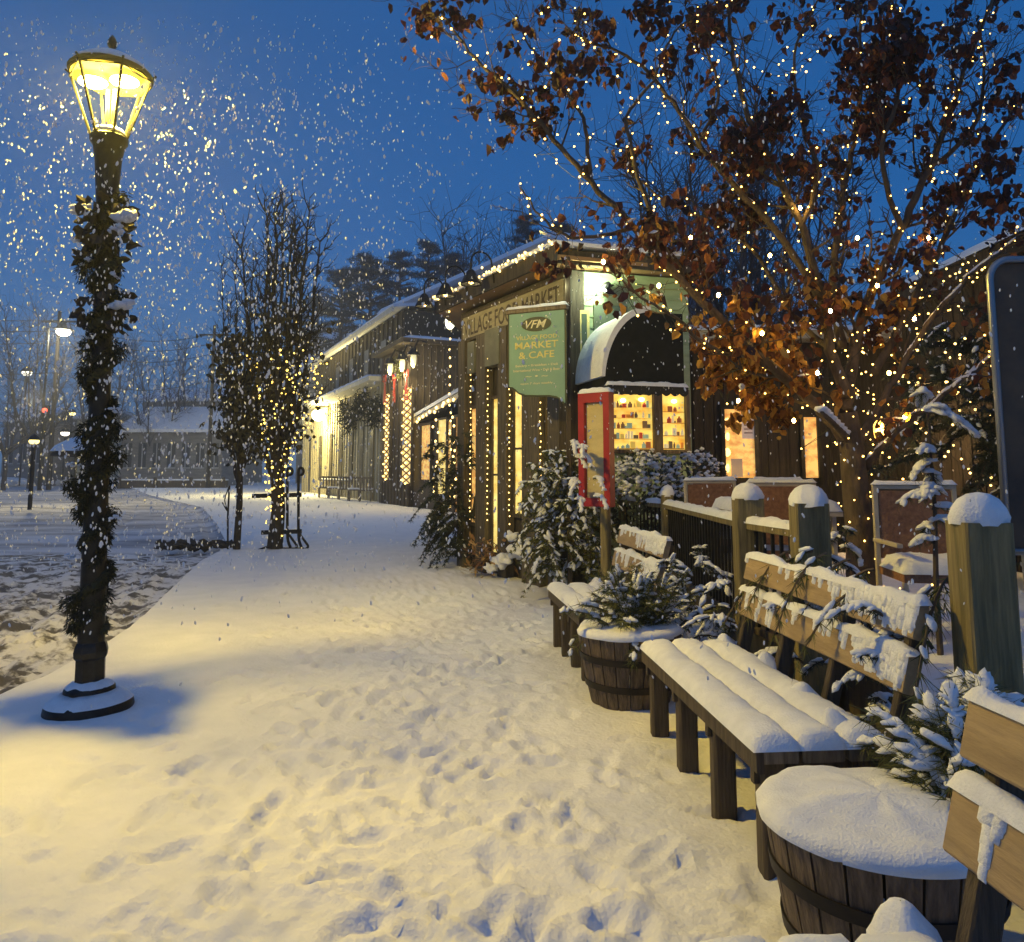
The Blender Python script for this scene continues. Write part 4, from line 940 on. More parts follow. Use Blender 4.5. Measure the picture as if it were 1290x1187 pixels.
def L_(pts_, r0, r1, twg=1.0, tl=.5, lf=1.0, dz=0.0):
    P_ = [W(px, py, D0 + dy) for px, py, dy in pts_]; s_ = smooth(P_, 6, .006); k = len(s_)
    wood.tube(s_, [r0 + (r1 - r0) * (i / k) ** .8 for i in range(k)], 8)
    limbpts.append((s_, lf)); 
    tot = sum((b - a).length for a, b in zip(s_, s_[1:])); nt = int(tot * 8.5 * twg)
    for _ in range(nt):
        f = rnd.random() ** .75; i = min(k - 2, int(f * k)); t_ = (s_[i + 1] - s_[i]).normalized()
        if i < k * .12: continue
        side = t_.cross(Vector((rnd.gauss(0, 1), rnd.gauss(0, 1), rnd.gauss(0, 1)))).normalized()
        e_ = []; twigs(wood, s_[i], t_ * .6 + side + UP * .15, tl * rnd.uniform(.5, 1.2), (r0 + (r1 - r0) * f) * .35 + .002, 2, .09, e_, .22)
        for q in e_: ends.append((*q, lf))
wood.tube(smooth([V(TB.x, TB.y, 0), W(1086, 740, D0), W(1084, 680, D0), W(1078, 620, D0), W(1072, 560, D0), W(1066, 520, D0)], 5), [.115 - .04 * i / 26 for i in range(26)], 12)
limbs = [
    ([(1068, 560, 0), (1040, 522, 0), (1005, 490, -.1), (960, 452, -.2), (905, 402, -.3), (850, 345, -.4), (800, 288, -.5), (745, 230, -.55), (690, 165, -.6), (640, 112, -.6), (600, 75, -.6), (556, 20, -.6)], .05, .007, 1.0, .42, 1.0),
    ([(745, 232, -.55), (735, 150, -.6), (700, 100, -.6), (668, 60, -.6), (650, 18, -.6)], .016, .004, 1.2, .38, 1.2),
    ([(800, 288, -.5), (740, 300, -.55), (700, 290, -.6), (672, 260, -.6), (655, 235, -.6)], .016, .004, 1.0, .3, .3),
    ([(1066, 500, 0), (1046, 440, .1), (1036, 380, .1), (1010, 290, .0), (975, 210, -.1), (940, 140, -.2), (925, 70, -.2), (915, 5, -.2)], .05, .010, 1.0, .45, .9),
    ([(1036, 380, .1), (985, 300, .1), (920, 230, .1), (880, 180, 0), (840, 120, -.1), (790, 70, -.2), (735, 48, -.3), (728, 10, -.3)], .032, .005, 1.1, .42, 1.0),
    ([(1068, 520, 0), (1075, 440, .2), (1095, 375, .2), (1135, 290, .1), (1170, 215, 0), (1195, 150, 0), (1215, 90, -.1), (1250, 0, -.1)], .05, .010, 1.1, .45, 1.1),
    ([(1090, 590, 0), (1118, 555, -.1), (1160, 520, -.2), (1205, 485, -.3), (1245, 452, -.4), (1292, 400, -.5)], .028, .009, .7, .35, .5),
    ([(1080, 560, 0), (1115, 500, .1), (1160, 420, .1), (1205, 365, 0), (1250, 325, 0), (1295, 290, 0)], .032, .010, .9, .4, .8),
    ([(1100, 470, .2), (1140, 400, .3), (1180, 320, .3), (1215, 245, .3), (1250, 180, .3), (1300, 110, .3)], .034, .010, 1.1, .45, 1.0),
    ([(1060, 440, .2), (1050, 350, .3), (1060, 260, .4), (1075, 180, .4), (1085, 100, .4), (1080, -5, .4)], .038, .010, 1.3, .45, 1.4),
    ([(1046, 440, .1), (1000, 400, .4), (960, 330, .5), (920, 290, .6), (850, 260, .6), (790, 215, .6)], .026, .006, .9, .4, .8),
    ([(1040, 522, 0), (990, 500, .3), (940, 495, .4), (905, 480, .4)], .018, .005, 1.3, .3, 2.0),
    ([(1010, 290, 0), (1030, 220, -.2), (1010, 150, -.3), (1000, 70, -.3), (1030, 0, -.3)], .022, .006, 1.2, .4, 1.2),
    ([(1135, 290, .1), (1110, 200, -.1), (1130, 120, -.2), (1140, 50, -.2), (1120, -5, -.2)], .024, .006, 1.3, .4, 1.4),
    ([(1170, 215, 0), (1225, 160, -.2), (1240, 100, -.3), (1235, 30, -.3)], .022, .006, 1.3, .4, 1.3),
    ([(960, 452, -.2), (900, 440, -.4), (850, 400, -.6), (800, 370, -.7), (770, 340, -.7)], .018, .005, 1.0, .35, .6),
    ([(880, 180, 0), (905, 120, .2), (890, 60, .3), (885, 5, .3)], .016, .005, 1.2, .35, 1.4),
    ([(850, 345, -.4), (810, 240, -.3), (790, 150, -.3), (825, 100, -.3), (850, 40, -.2), (905, 0, -.2)], .02, .005, .6, .35, .5),
]
for l_ in limbs: L_(*l_)
# limb stub with snow and the snow lying on the big low limbs
stub = smooth([W(1066, 552, 5.5), W(1052, 536, 5.35), W(1035, 520, 5.2)], 4); wood.tube(stub, [.034, .03, .026, .022, .02, .02, .018, .016, .014], 8)
for a in stub: limbsnow.lump(a + UP * .028, (.045, .026, .022), 2, d=(1, 0, 0))
for li, f0, f1, dens in ((0, .05, .55, 26), (6, .05, .9, 34), (7, .3, .9, 16), (3, .1, .4, 10), (5, .1, .5, 8), (4, .2, .6, 8)):
    P_ = limbpts[li][0]; k = len(P_)
    for _ in range(dens * 3):
        i = int(rnd.uniform(f0, f1) * (k - 1)); t_ = P_[i + 1] - P_[i]; q = P_[i].lerp(P_[i + 1], rnd.random())
        limbsnow.lump(q + UP * (.026 * (1 - i / k) + .006), (rnd.uniform(.03, .07), .013, .011), 1, d=t_, jit=.2)
wood.build('trunk', BARK, pear, True)
limbsnow.build('limb_snow', SNOW, pear, True)
ends = [q for q in ends]
nl = 0
for a, b, dep, lf in ends:
    dens = lf * .9
    # denser clusters where the photo has them
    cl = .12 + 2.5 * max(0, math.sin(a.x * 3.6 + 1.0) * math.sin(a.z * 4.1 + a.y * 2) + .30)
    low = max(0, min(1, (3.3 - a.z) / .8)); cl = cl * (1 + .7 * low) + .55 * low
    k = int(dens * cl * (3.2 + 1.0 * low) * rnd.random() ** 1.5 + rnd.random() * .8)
    leafm.k = 1 if low > 0 and rnd.random() < low * .8 else 0  # low leaves get the gold tone with bulb light painted in
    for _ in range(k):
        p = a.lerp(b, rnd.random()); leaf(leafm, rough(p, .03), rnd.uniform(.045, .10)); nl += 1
GLOWL = mat('gold_glow_leaves', (.3, .15, .04), rough=.65, island=[(.08, .03, .012), (.24, .085, .018), (.42, .19, .03), (.58, .36, .07)], trans=.4)  # gold leaves, string-light glow partly put into their colour
leafm.build('leaves', [PEARL, GLOWL], pear)
lsn = MB()
for _ in range(110):
    a, b, dep, lf = rnd.choice(ends)
    if a.z < 3.2: lsn.lump(a.lerp(b, .3), (rnd.uniform(.03, .06), .022, .013), 1, d=(rnd.gauss(0, 1), rnd.gauss(0, 1), -.3), jit=.3, flat=.4)
lsn.build('leaf_snow', SNOW, pear, True)

# fairy lights through the tree
tl = thing('string_lights', 'hundreds of warm fairy lights strung through the large brown-leaved tree', 'string lights', tuple(TB), 'strings of warm fairy lights')
wm = MB(); pts = []
for s_, lf in limbpts:
    k = len(s_); prev = None
    tot = sum((b - a).length for a, b in zip(s_, s_[1:])); nb = int(tot * 21)
    for i in range(nb):
        f = i / nb; j = min(k - 2, int(f * (k - 1))); q = s_[j].lerp(s_[j + 1], f * (k - 1) - j)
        off = Vector((rnd.gauss(0, .03), rnd.gauss(0, .03), rnd.gauss(0, .03)))
        if rnd.random() < .3: off += Vector((rnd.gauss(0, .16), rnd.gauss(0, .12), rnd.gauss(-.04, .12)))
        p = q + off; pts.append(p)
        if prev is not None: wm.tube([prev, (prev + p) / 2 + V(0, 0, -.02), p], .0022, 3, cap=False)
        prev = p
for i in range(70):   # down the trunk
    z = .75 + i * .026; a = i * 1.1; pts.append(V(TB.x + .12 * math.cos(a) - .02, TB.y + .12 * math.sin(a), z))
for i in range(60): pts.append(W(rnd.gauss(1085, 45), rnd.uniform(700, 800), 5.2 + rnd.random() * .4))
a_, b_, c_ = W(1105, 650, 4.7), W(950, 85, 5.2), W(1030, 65, 5.2)
for i in range(9): p = b_.lerp(c_, i / 8) - UP * .12 * math.sin(math.pi * i / 8); pts.append(p)
wm.tube([b_.lerp(c_, i / 8) - UP * .12 * math.sin(math.pi * i / 8) for i in range(9)], .0022, 3)
wm.build('wire', WIRE, tl)
rnd.shuffle(pts)
pts = sorted(pts, key=lambda p: p.y)
for p in pts[:95]: m = MB(); r0 = rnd.uniform(.005, .009); m.lump(p, (r0, r0, r0), 1, jit=0); m.build('bulb', BULB, tl, True)
m = MB()
for p in pts[95:]: r0 = rnd.uniform(.0042, .0085); m.lump(p, (r0, r0, r0), 1, jit=0)
q = m.build('bulbs', BULB, tl, True); q['kind'] = 'stuff'
GLOBE = mat('globe_bulb', (1, .75, .3), emit=130, ecol=(1.0, .60, .14))
for px, py, dy in ((1008, 262, -.1), (970, 322, -.2), (992, 444, -.2), (930, 505, .1), (1046, 392, -.3), (1105, 360, -.2), (1152, 402, -.1), (905, 372, -.6), (1030, 470, -.4), (1080, 300, 0), (960, 420, -.5), (1120, 470, -.3), (870, 300, -.7), (1170, 300, 0), (1000, 530, -.1), (1140, 525, -.4), (760, 330, -.8), (830, 360, -.7)):
    m = MB(); m.lump(W(px, py, D0 + dy), (.012, .012, .016), 2, jit=0); m.build('globe_bulb', GLOBE, tl, True)
# lights on the right behind the tree
pts = [W(rnd.uniform(1120, 1262), rnd.uniform(330, 640), rnd.uniform(7.2, 8.4)) for _ in range(90)]
t = thing('string_lights', 'scattered fairy lights against the dark shop wall on the right', 'string lights', (4.3, 7.8, 1), 'strings of warm fairy lights'); m = MB()
pts.sort(key=lambda p: p.x * 3 + p.z)
for a, b in zip(pts, pts[1:]):
    m.tube([a, b], .002, 3, cap=False)
m.build('wire', WIRE, t)
for p in pts: m = MB(); m.lump(p, .013, 1, jit=0); m.build('bulb', BULBC, t, True)

# bare upright street trees
def bare(name, label, base, H, spread, nmain, r0, m_, group=None, depth=3, twl=.5, lean_=0, leaves=0, fork=.25, lm=None, up=.12, thin=1.0):
    t = thing(name, label, 'tree', tuple(base), group); b = MB(); base = Vector(base); fk = base + UP * H * fork; e_ = []
    b.tube([base, base + UP * H * fork * .5 + V(r0 * .3, 0, 0), fk], [r0, r0 * .85, r0 * .8], 8)
    for i in range(nmain):
        a = 2 * math.pi * i / nmain + rnd.random(); sp_ = spread * rnd.uniform(.3, 1)
        tip = base + V(sp_ * math.cos(a), sp_ * math.sin(a), H * rnd.uniform(.78, 1)); st = base + UP * H * fork * rnd.uniform(.6, 1)
        P_ = smooth([st, st.lerp(tip, .3) + V(math.cos(a), math.sin(a), 0) * sp_ * .25, st.lerp(tip, .65) + V(math.cos(a), math.sin(a), 0) * sp_ * .15, tip], 4, H * .004)
        k = len(P_); b.tube(P_, [r0 * .42 * (1 - .85 * j / k) for j in range(k)], 5)
        for j in range(2, k):
            for _ in range(3):
                tt = (P_[j] - P_[j - 1]).normalized(); s_ = tt.cross(Vector((rnd.gauss(0, 1), rnd.gauss(0, 1), rnd.gauss(0, 1)))).normalized()
                twigs(b, P_[j], tt * .9 + s_ * .7, twl * rnd.uniform(.5, 1.2), r0 * .12 * thin, depth - 2, up, e_, .2, (2, 3), 4)
    b.build('trunk', m_, t)
    if leaves:
        lm_ = MB()
        for _ in range(leaves):
            a, c, _d = rnd.choice(e_); 
            if a.z > base.z + H * .72: continue
            leaf(lm_, rough(a.lerp(c, rnd.random()), .08), rnd.uniform(.09, .16))
        lm_.build('leaves', lm, t)
    return t, e_
DLF = mat('dull_leaves', (.05, .04, .02), rough=.7, island=[(.02, .022, .012), (.05, .045, .02), (.10, .08, .03)])
T1 = G(346, 691); t1, e1_ = bare('street_tree', 'upright tree with pear-like twigs wrapped in lights beside the iron stand', T1, 6.9, 1.0, 13, .16, BARKD, 'young street trees along the kerb', 3, .55, leaves=1500, fork=.22, lm=DLF)
T2 = G(298, 692); t2, e2_ = bare('street_tree', 'shorter unlit street tree at the far end of the kerb', T2, 5.9, .75, 9, .075, BARKD, 'young street trees along the kerb', 3, .45, leaves=1800, fork=.3, lm=DLF)
pl = []
for i in range(230):
    z = .25 + 3.6 * (i / 230) ** .62; rr = .16 + .75 * max(0, (z - 1.2)) / 2.6 * rnd.random() ** .5; a = i * .9 + rnd.random()
    pl.append(V(T1.x + rr * math.cos(a) + .12 * max(0, z - 1.3), T1.y + rr * math.sin(a) - .1, z))
t = thing('string_lights', 'warm fairy lights spiralling up the slim street tree beside the iron stand', 'string lights', tuple(T1), 'strings of warm fairy lights')
m = MB()
for a, b in zip(pl, pl[1:]):
    if (a - b).length < .6: m.tube([a, b], .003, 3, cap=False)
m.build('wire', WIRE, t); rnd.shuffle(pl)
for p in pl[:100]: m = MB(); m.lump(p, rnd.uniform(.014, .030), 1, jit=0); m.build('bulb', BULBY, t, True)
m = MB(); bulbs_on(m, pl[100:], .018); q = m.build('bulbs', BULBY, t, True); q['kind'] = 'stuff'

# iron stand beside the lit tree and stake by the other
t = thing('iron_stand', 'black iron stand with two curled posts and crossbars beside the lit street tree', 'stand', tuple(G(368, 691)))
a0 = G(362, 691); Yd = a0.y
def I(px, py, dy=0): return W(px, py, Yd + dy)
for px in (362, 376):
    m = MB(); pts_ = [I(px + 4, 690), I(px + 1, 682), I(px, 670), I(px, 640), I(px, 600)]
    for k in range(1, 10): th = math.pi * 1.6 * k / 9; pts_.append(I(px + 3.2 - 3.2 * math.cos(th), 594 - 4.5 * math.sin(th)))
    m.tube(smooth(pts_, 2), .028, 6); m.build('post', BLACK, t, True)
    m = MB(); m.tube(smooth([I(px + 1, 672), I(px + 8, 682), I(px + 12, 688), I(px + 9, 691), I(px - 8, 691)], 3), .024, 6); m.build('foot', BLACK, t, True)
for y0, x0, x1 in ((625, 318, 380), (671, 330, 380)):
    m = MB(); m.beam(I(x0, y0), I(x1, y0 - 1.5), .03, .085); m.beam(I(x0, y0, .3), I(x1, y0 - 1.5, .3), .03, .085); m.beam(I(x0, y0), I(x0, y0, .3), .03, .085); m.build('crossbar', BLACK, t)
m = MB(); m.tube(smooth([I(341, 674), I(341, 687), I(334, 690), I(323, 694)], 3), .026, 6); m.build('foot', BLACK, t, True)
t = thing('tree_stake', 'thin iron stake with a bent wire beside the unlit street tree', 'stake', tuple(G(288, 693)))
a0 = G(290, 693); Yd = a0.y; m = MB(); m.tube([I(287, 692), I(287, 650), I(289, 612)], .018, 6); m.tube(smooth([I(289, 612), I(283, 630), I(287, 645), I(280, 633)], 3), .012, 5); m.build('stake', BLACK, t)
# dark clods along the kerb end
m = MB()
for i in range(60):
    p = G(rnd.uniform(200, 292), rnd.uniform(684, 693)); m.lump(p + UP * .03, (rnd.uniform(.04, .14), .08, .06), 1, jit=.4)
tag(m.build('frozen_clods', BARKD, None, loc=G(240, 690)), kind='stuff')

# ================================================================== THE ROW DOWN THE STREET
A0, B0 = G(532, 640), G(380, 619)
FR = Fac((A0.x, A0.y), (B0.x, B0.y))
def fz(px, py, o=0.0): return FR.sz(px, py, o)
row = thing('shop_row', 'long two-storey row of shops with porch lamp far down the pavement', 'building', tuple(A0))
SIDE = mat('pale_board', (.30, .27, .18), (.46, .41, .27), 2, .8, stretch=(3, 3, .25))
s485 = fz(485, 600)[0]; s380 = fz(380, 600)[0]; s540 = 0
zl = fz(455, 493)[1]
m = MB(); FR.box(m, s485, s380, -.05, zl, -7, 0)
for i in range(34): a = s485 + (s380 - s485) * i / 34; FR.box(m, a, a + .10, 0, zl - .1, 0, .06)
m.build('porch_wall', SIDE, row)
m = MB(); FR.box(m, s485, s380 + .4, zl, zl + .22, -7, .9); m.build('porch_eave', mat('pale_trim', (.45, .44, .38), (.55, .53, .46), 3), row)
m = MB(); m.slab(FR.p(s485, zl + .22, -.1), FR.u, FR.n, s380 - s485, 1.0, .14, edge=.12, n=50); m.build('porch_snow', SNOWROOF, row, True)
for i in range(7):
    px = 392 + i * 13; a, _ = fz(px, 560); m = MB(); FR.box(m, a - .35, a + .35, .9 if i % 3 else .1, 3.9, .065, .09); m.build('window' if i % 3 else 'door', mat('dim_window', (.05, .05, .045), (.16, .13, .07), 2, .3), row)
z2 = fz(440, 423)[1]
zt2 = 9.5
m = MB(); FR.box(m, s485 - .2, s380 - 1, zl + .2, zt2, -8, -.8)
for i in range(26): a = s485 + (s380 - s485) * i / 26; FR.box(m, a, a + .08, zl + .2, zt2, -.8, -.74)
m.build('upper_wall', PLANK, row)
for px in (412, 428, 446, 466):
    a, _ = fz(px, 470); m = MB(); FR.box(m, a - .5, a + .5, zl + 1.0, zl + 2.6, -.8, -.7); m.build('window', mat('dim_window', (.05, .05, .045)), row)
def rid(px, py, Yd): return W(px, py, Yd)
# upper roof: eave board and snow plane
e0, e1 = FR.p(s380 + .5, zt2 + .1, -.2), FR.p(s485 - .2, zt2 + .1, -.2)
k0, k1 = FR.p(s380 + .5, zt2 + 1.0, -7), FR.p(s485 - .2, zt2 + 1.0, -7)
m = MB(); m.prism([e0, e1, k1, k0], (0, 0, .16)); m.build('roof_snow', SNOWROOF, row)
m = MB(); m.beam(e0 - UP * .1, e1 - UP * .1, .1, .28); m.build('eave_board', mat('pale_trim', (.45, .44, .38)), row)
# porch lamp
pz = fz(403, 523, .6); pp_ = FR.p(pz[0], pz[1], .7)
m = MB(); m.beam(FR.p(pz[0], pz[1] + .55, 0), FR.p(pz[0], pz[1] + .55, .8), .08, .08); m.lathe([(.25, .3), (.1, .5), (.02, .52)], pp_, 10); pl_ = m.build('porch_lamp', BLACK, row)
m = MB(); m.lump(pp_, .42, 2, jit=0); m.build('globe', mat('porch_globe', (1, .9, .4), emit=22, ecol=(1, .86, .28)), pl_, True)
lamp('porch_light', pp_ + FR.n * .9, 3600, (1, .82, .34), .25, row)
# garlands/wreaths on the porch front
for px, py in ((432, 520), (450, 512), (457, 508), (468, 523), (441, 530), (476, 515)):
    a, z = fz(px, py, .3); m = MB(); g_ = MB()
    for _ in range(90): twig_cloud(m, FR.p(a + rnd.gauss(0, .5), z + rnd.gauss(0, .35), .3), .12, 3, .3, .03)
    tag(m.build('hanging_garland', GARL, None, loc=FR.p(a, z, .3)), 'dark evergreen swag under the porch eave, %s' % {432: 'nearest the porch lamp', 450: 'tallest of the tight pair', 457: 'right one of the tight pair', 468: 'second from the right', 441: 'low one left of the pair', 476: 'closest to the lit windows'}[px], 'garland', 'garlands under the porch eave')
# tables and chairs outside
def simple_chair(loc, rz, label, k=1.25):
    t = thing('cafe_chair', label, 'chair', loc, 'wooden chairs outside the shop row', rz)
    def B(): q = MB(); q.local = True; return q
    WD = mat('grey_chair', (.12, .10, .08), (.2, .17, .13), 6)
    m = B(); m.bbox((-.25 * k, -.25 * k, .42 * k), (.25 * k, .25 * k, .47 * k)); m.build('seat', WD, t)
    m = B(); 
    for i in range(4): m.bbox((-.22 * k + i * .125 * k, .22 * k, .47 * k), (-.15 * k + i * .125 * k, .25 * k, .95 * k))
    m.bbox((-.25 * k, .22 * k, .9 * k), (.25 * k, .26 * k, .98 * k)); m.build('backrest', WD, t)
    for sx in (-.22, .22):
        for sy in (-.22, .22): m = B(); m.beam((sx * k, sy * k, 0), (sx * k, sy * k, .45 * k), .05 * k, .05 * k); m.build('leg', WD, t)
    m = B(); m.slab((-.25 * k, -.22 * k, .472 * k), (1, 0, 0), (0, 1, 0), .5 * k, .42 * k, .07, edge=.06, n=8); m.build('snow', SNOW, t, True)
    return t
c0 = simple_chair(tuple(G(408, 627)), R(200), 'grey slatted chair at the left end of the long outdoor table')
for (px, py, rz), lb in zip(((420, 628, 20), (433, 629.5, 200), (446, 631, 20), (460, 632, 190)), ('slatted chair facing the long outdoor table, second from the porch lamp', 'middle slatted chair at the long outdoor table', 'slatted chair second from the lit tall windows', 'slatted chair nearest the lit tall windows')):
    copy_tree(c0, G(px, py), R(rz), lb)
t = thing('outdoor_table', 'long plank table in front of the porch wall', 'table', tuple(G(435, 624))); a = G(410, 624); b = G(468, 629)
m = MB(); m.beam(a + UP * .95, b + UP * .95, .8, .07); m.build('tabletop', WOODG, t); m = MB(); m.beam(a + UP * 1.02, b + UP * 1.02, .8, .08, cham=.03); m.build('snow', SNOW, t)
for f in (.03, .97):
    m = MB(); q = a.lerp(b, f); m.beam(q, q + UP * .92, .1, .1); m.build('leg', WOODG, t)
# middle shop with two tall windows
ms = thing('corner_shop', 'dark gabled shop with two tall windows filled with lights and red bows', 'building', tuple(A0))
sa, sb_ = fz(522, 600)[0], s485; ztm = fz(486, 424)[1]; zgm = 7.55
m = MB(); FR.box(m, sa, sb_ + .1, -.05, zgm - .5, -8, .25)
for i in range(9): a = sa + (sb_ - sa) * i / 9; FR.box(m, a, a + .06, 0, zgm - .6, .25, .3)
for i in range(26): q = FR.p(sa - .03, 0, .25 - i * .3); m.beam(q, q + UP * (zgm - .6), .05, .05)
m.build('wall', DARKW, ms)
m = MB(); FR.box(m, sa - .25, sb_ + .3, zgm - .5, zgm - .3, -8.2, .7); m.build('eave', DARKW, ms)
m = MB(); m.slab(FR.p(sa - .25, zgm - .3, -8.2), FR.u, FR.n, sb_ - sa + .55, 8.9, .13, edge=.1); m.build('roof_snow', SNOWROOF, ms, True)
LAT = mat('lattice_glow', (.9, .62, .16), (1, .8, .34), 4, emit=1.0)
for x0, x1, y0, y1 in ((484.5, 493.5, 495, 604), (507.5, 521, 487, 609)):
    a, z1 = fz(x1, y0, .3); b, z0 = fz(x0, y1, .3); m = MB(); FR.box(m, a, b, z0, z1, .3, .34); wn = m.build('window', LAT, ms)
    m = MB(); FR.box(m, a - .1, a, z0 - .1, z1 + .1, .3, .4); FR.box(m, b, b + .1, z0 - .1, z1 + .1, .3, .4); m.build('frame', DARKW, wn)
    m = MB(); nn = 14
    for k in range(nn):
        for sg_ in (-1, 1):
            q0 = FR.p(a + (b - a) * (.5 - .42 * sg_), z0 + (z1 - z0) * k / nn, .36); q1 = FR.p(a + (b - a) * (.5 + .42 * sg_), z0 + (z1 - z0) * (k + 1) / nn, .36); m.beam(q0, q1, .05, .035)
    m.build('lattice', mat('lattice_wood', (.16, .05, .03)), wn)
    m = MB()
    for k in range(nn * 2): m.lump(FR.p(a + (b - a) * (.5 + .42 * math.sin(k * 1.57)), z0 + (z1 - z0) * k / nn / 2, .40), .045, 1, jit=0)
    m.build('bulbs', BULBC, wn)
for px, py, sz_ in ((484, 478, .22), (496, 476, .2), (511, 472, .26)):
    a, z = fz(px, py, .5); m = MB(); RB = mat('red_ribbon', (.35, .03, .02), rough=.5)
    for sg_ in (-1, 1):
        m.prism([FR.p(a, z, .45), FR.p(a + sg_ * sz_, z + .2, .45), FR.p(a + sg_ * sz_, z - .12, .45)], FR.n * .06)
        m.prism([FR.p(a - .03, z, .45), FR.p(a + .06, z, .45), FR.p(a + sg_ * sz_ * .9, z - 1.1, .45), FR.p(a + sg_ * sz_ * .5, z - 1.15, .45)], FR.n * .04)
    m.build('bow', RB, ms)
for px, py in ((489, 460), (504, 455), (518, 449)):
    a, z = fz(px, py, .9); m = MB(); m.lathe([(.1, .35), (.24, .12), (.26, .05)], FR.p(a, z, .8), 12); m.tube([FR.p(a, z + .3, .8), FR.p(a, z + .7, .6), FR.p(a, z + .6, .25)], .04, 5); g_ = m.build('wall_lamp', BLACK, ms)
    m = MB(); m.lump(FR.p(a, z - .1, .8), (.12, .12, .36), 2, jit=0, d=(1, 0, 0)); m.build('glass', mat('shop_lamp', (1, .95, .6), emit=.8, ecol=(1, .9, .45)), g_, True)
    lamp('shop_light', FR.p(a, z - .5, .95), 160, (1, .82, .4), .15, ms)
a, z = fz(503, 462, .4); m = MB()
for k in range(40): th = k / 40 * 6.28; twig_cloud(m, FR.p(a + .42 * math.cos(th), z + .42 * math.sin(th), .4), .1, 6, .18, .02)
m.build('wreath', NEED, ms)
# low shop with shed roof
ls_ = thing('low_shop', 'low lean-to shop with warm windows between the dark gable and the market', 'building', tuple(FR.p(-3, 0)))
sc_ = fz(584, 600)[0]; m = MB(); FR.box(m, sc_, sa - .05, -.05, 3.5, -4, .05); m.build('wall', DARKW, ls_)
q = [W(519, 527, FR.p(sa, 0, .9).y), W(588, 487, FR.p(sc_, 0, .9).y)]
m = MB(); m.prism([q[0], q[1], q[1] + V(2.5, 1.2, .8), q[0] + V(2.5, 1.2, .8)], (0, 0, .14)); m.build('roof_snow', SNOWROOF, ls_)
m = MB(); m.prism([q[0] - UP * .25, q[1] - UP * .25, q[1] + V(2.5, 1.2, .5), q[0] + V(2.5, 1.2, .5)], (0, 0, .2)); m.build('eave', PALE, ls_)
for x0, x1, y0, y1, mm in ((532, 545, 535, 604, LITO), (553, 565, 528, 622, LITY), (575, 580, 525, 645, mat('orange_door', (.5, .22, .05), (.65, .32, .08), 3, emit=.35)), (566, 572, 530, 600, LITO)):
    a, z1 = fz(x1, y0, .05); b, z0 = fz(x0, y1, .05); m = MB(); FR.box(m, a, b, z0, z1, .05, .09); wn = m.build('window', mm, ls_)
    m = MB(); FR.box(m, a - .08, a, z0, z1 + .08, .05, .16); FR.box(m, b, b + .08, z0, z1 + .08, .05, .16); FR.box(m, a, b, z1, z1 + .08, .05, .16); m.build('frame', DARKW, wn)
for x_, lb in ((549, 'left'), (571, 'right')):
    a, z1 = fz(x_, 528, .5); light_string('strand of round lights on the low shop, %s of its yellow window' % ('left' if x_ == 549 else 'right'), [FR.p(a, z1, .5), FR.p(a, .5, .5)], .24, .045, .05, FR.p(a, 2, .5))
a0_, b0_ = fz(525, 525, .9), fz(582, 505, .9)
light_string('bulbs along the low shop eave above its warm windows', [q[0] - UP * .2 + V(0, -.1, 0), q[1] - UP * .2 + V(0, -.1, 0)], .4, .06, .04, q[0])
m = MB(); pz = W(567, 405, 26); m.lump(pz, (.18, .18, .3), 2, jit=.0, d=(1, 0, 0)); 
t = thing('hanging_lamp', 'white globe lamp on an iron arm above the low shop roof', 'lamp', tuple(pz)); m.build('globe', mat('white_globe', (1, .98, .8), emit=4, ecol=(1, .95, .65)), t, True)
m = MB(); m.tube([pz + UP * .25, pz + UP * .8 + V(.2, 0, 0), pz + V(1.1, .5, .6)], .035, 6); m.build('arm', BLACK, t)
# barn roof behind the market
br = thing('tall_barn', 'tall barn behind the market with snowy roof edge rising to the right', 'building', (0, 26, 0))
P0, P1 = W(474, 396, 50.0), W(692, 300, 33.0)
BL = mat('slate_blue', (.06, .075, .10), (.09, .11, .14), 2, .8, stretch=(1, 1, 4))
dd = (P1 - P0)
m = MB(); lo0, lo1 = V(P0.x, P0.y, 0), V(P1.x, P1.y, 0); m.prism([lo0 + V(.3, .6, 0), lo1 + V(.3, .6, 0), P1 + V(.3, .6, -.2), P0 + V(.3, .6, -.2)], (9, 6, 0)); m.build('wall', BL, br)
m = MB(); m.prism([P0, P1, P1 + V(.3, .2, .42), P0 + V(.3, .2, .42)], V(9, 5.5, .0)); m.build('roof_snow', SNOWROOF, br)

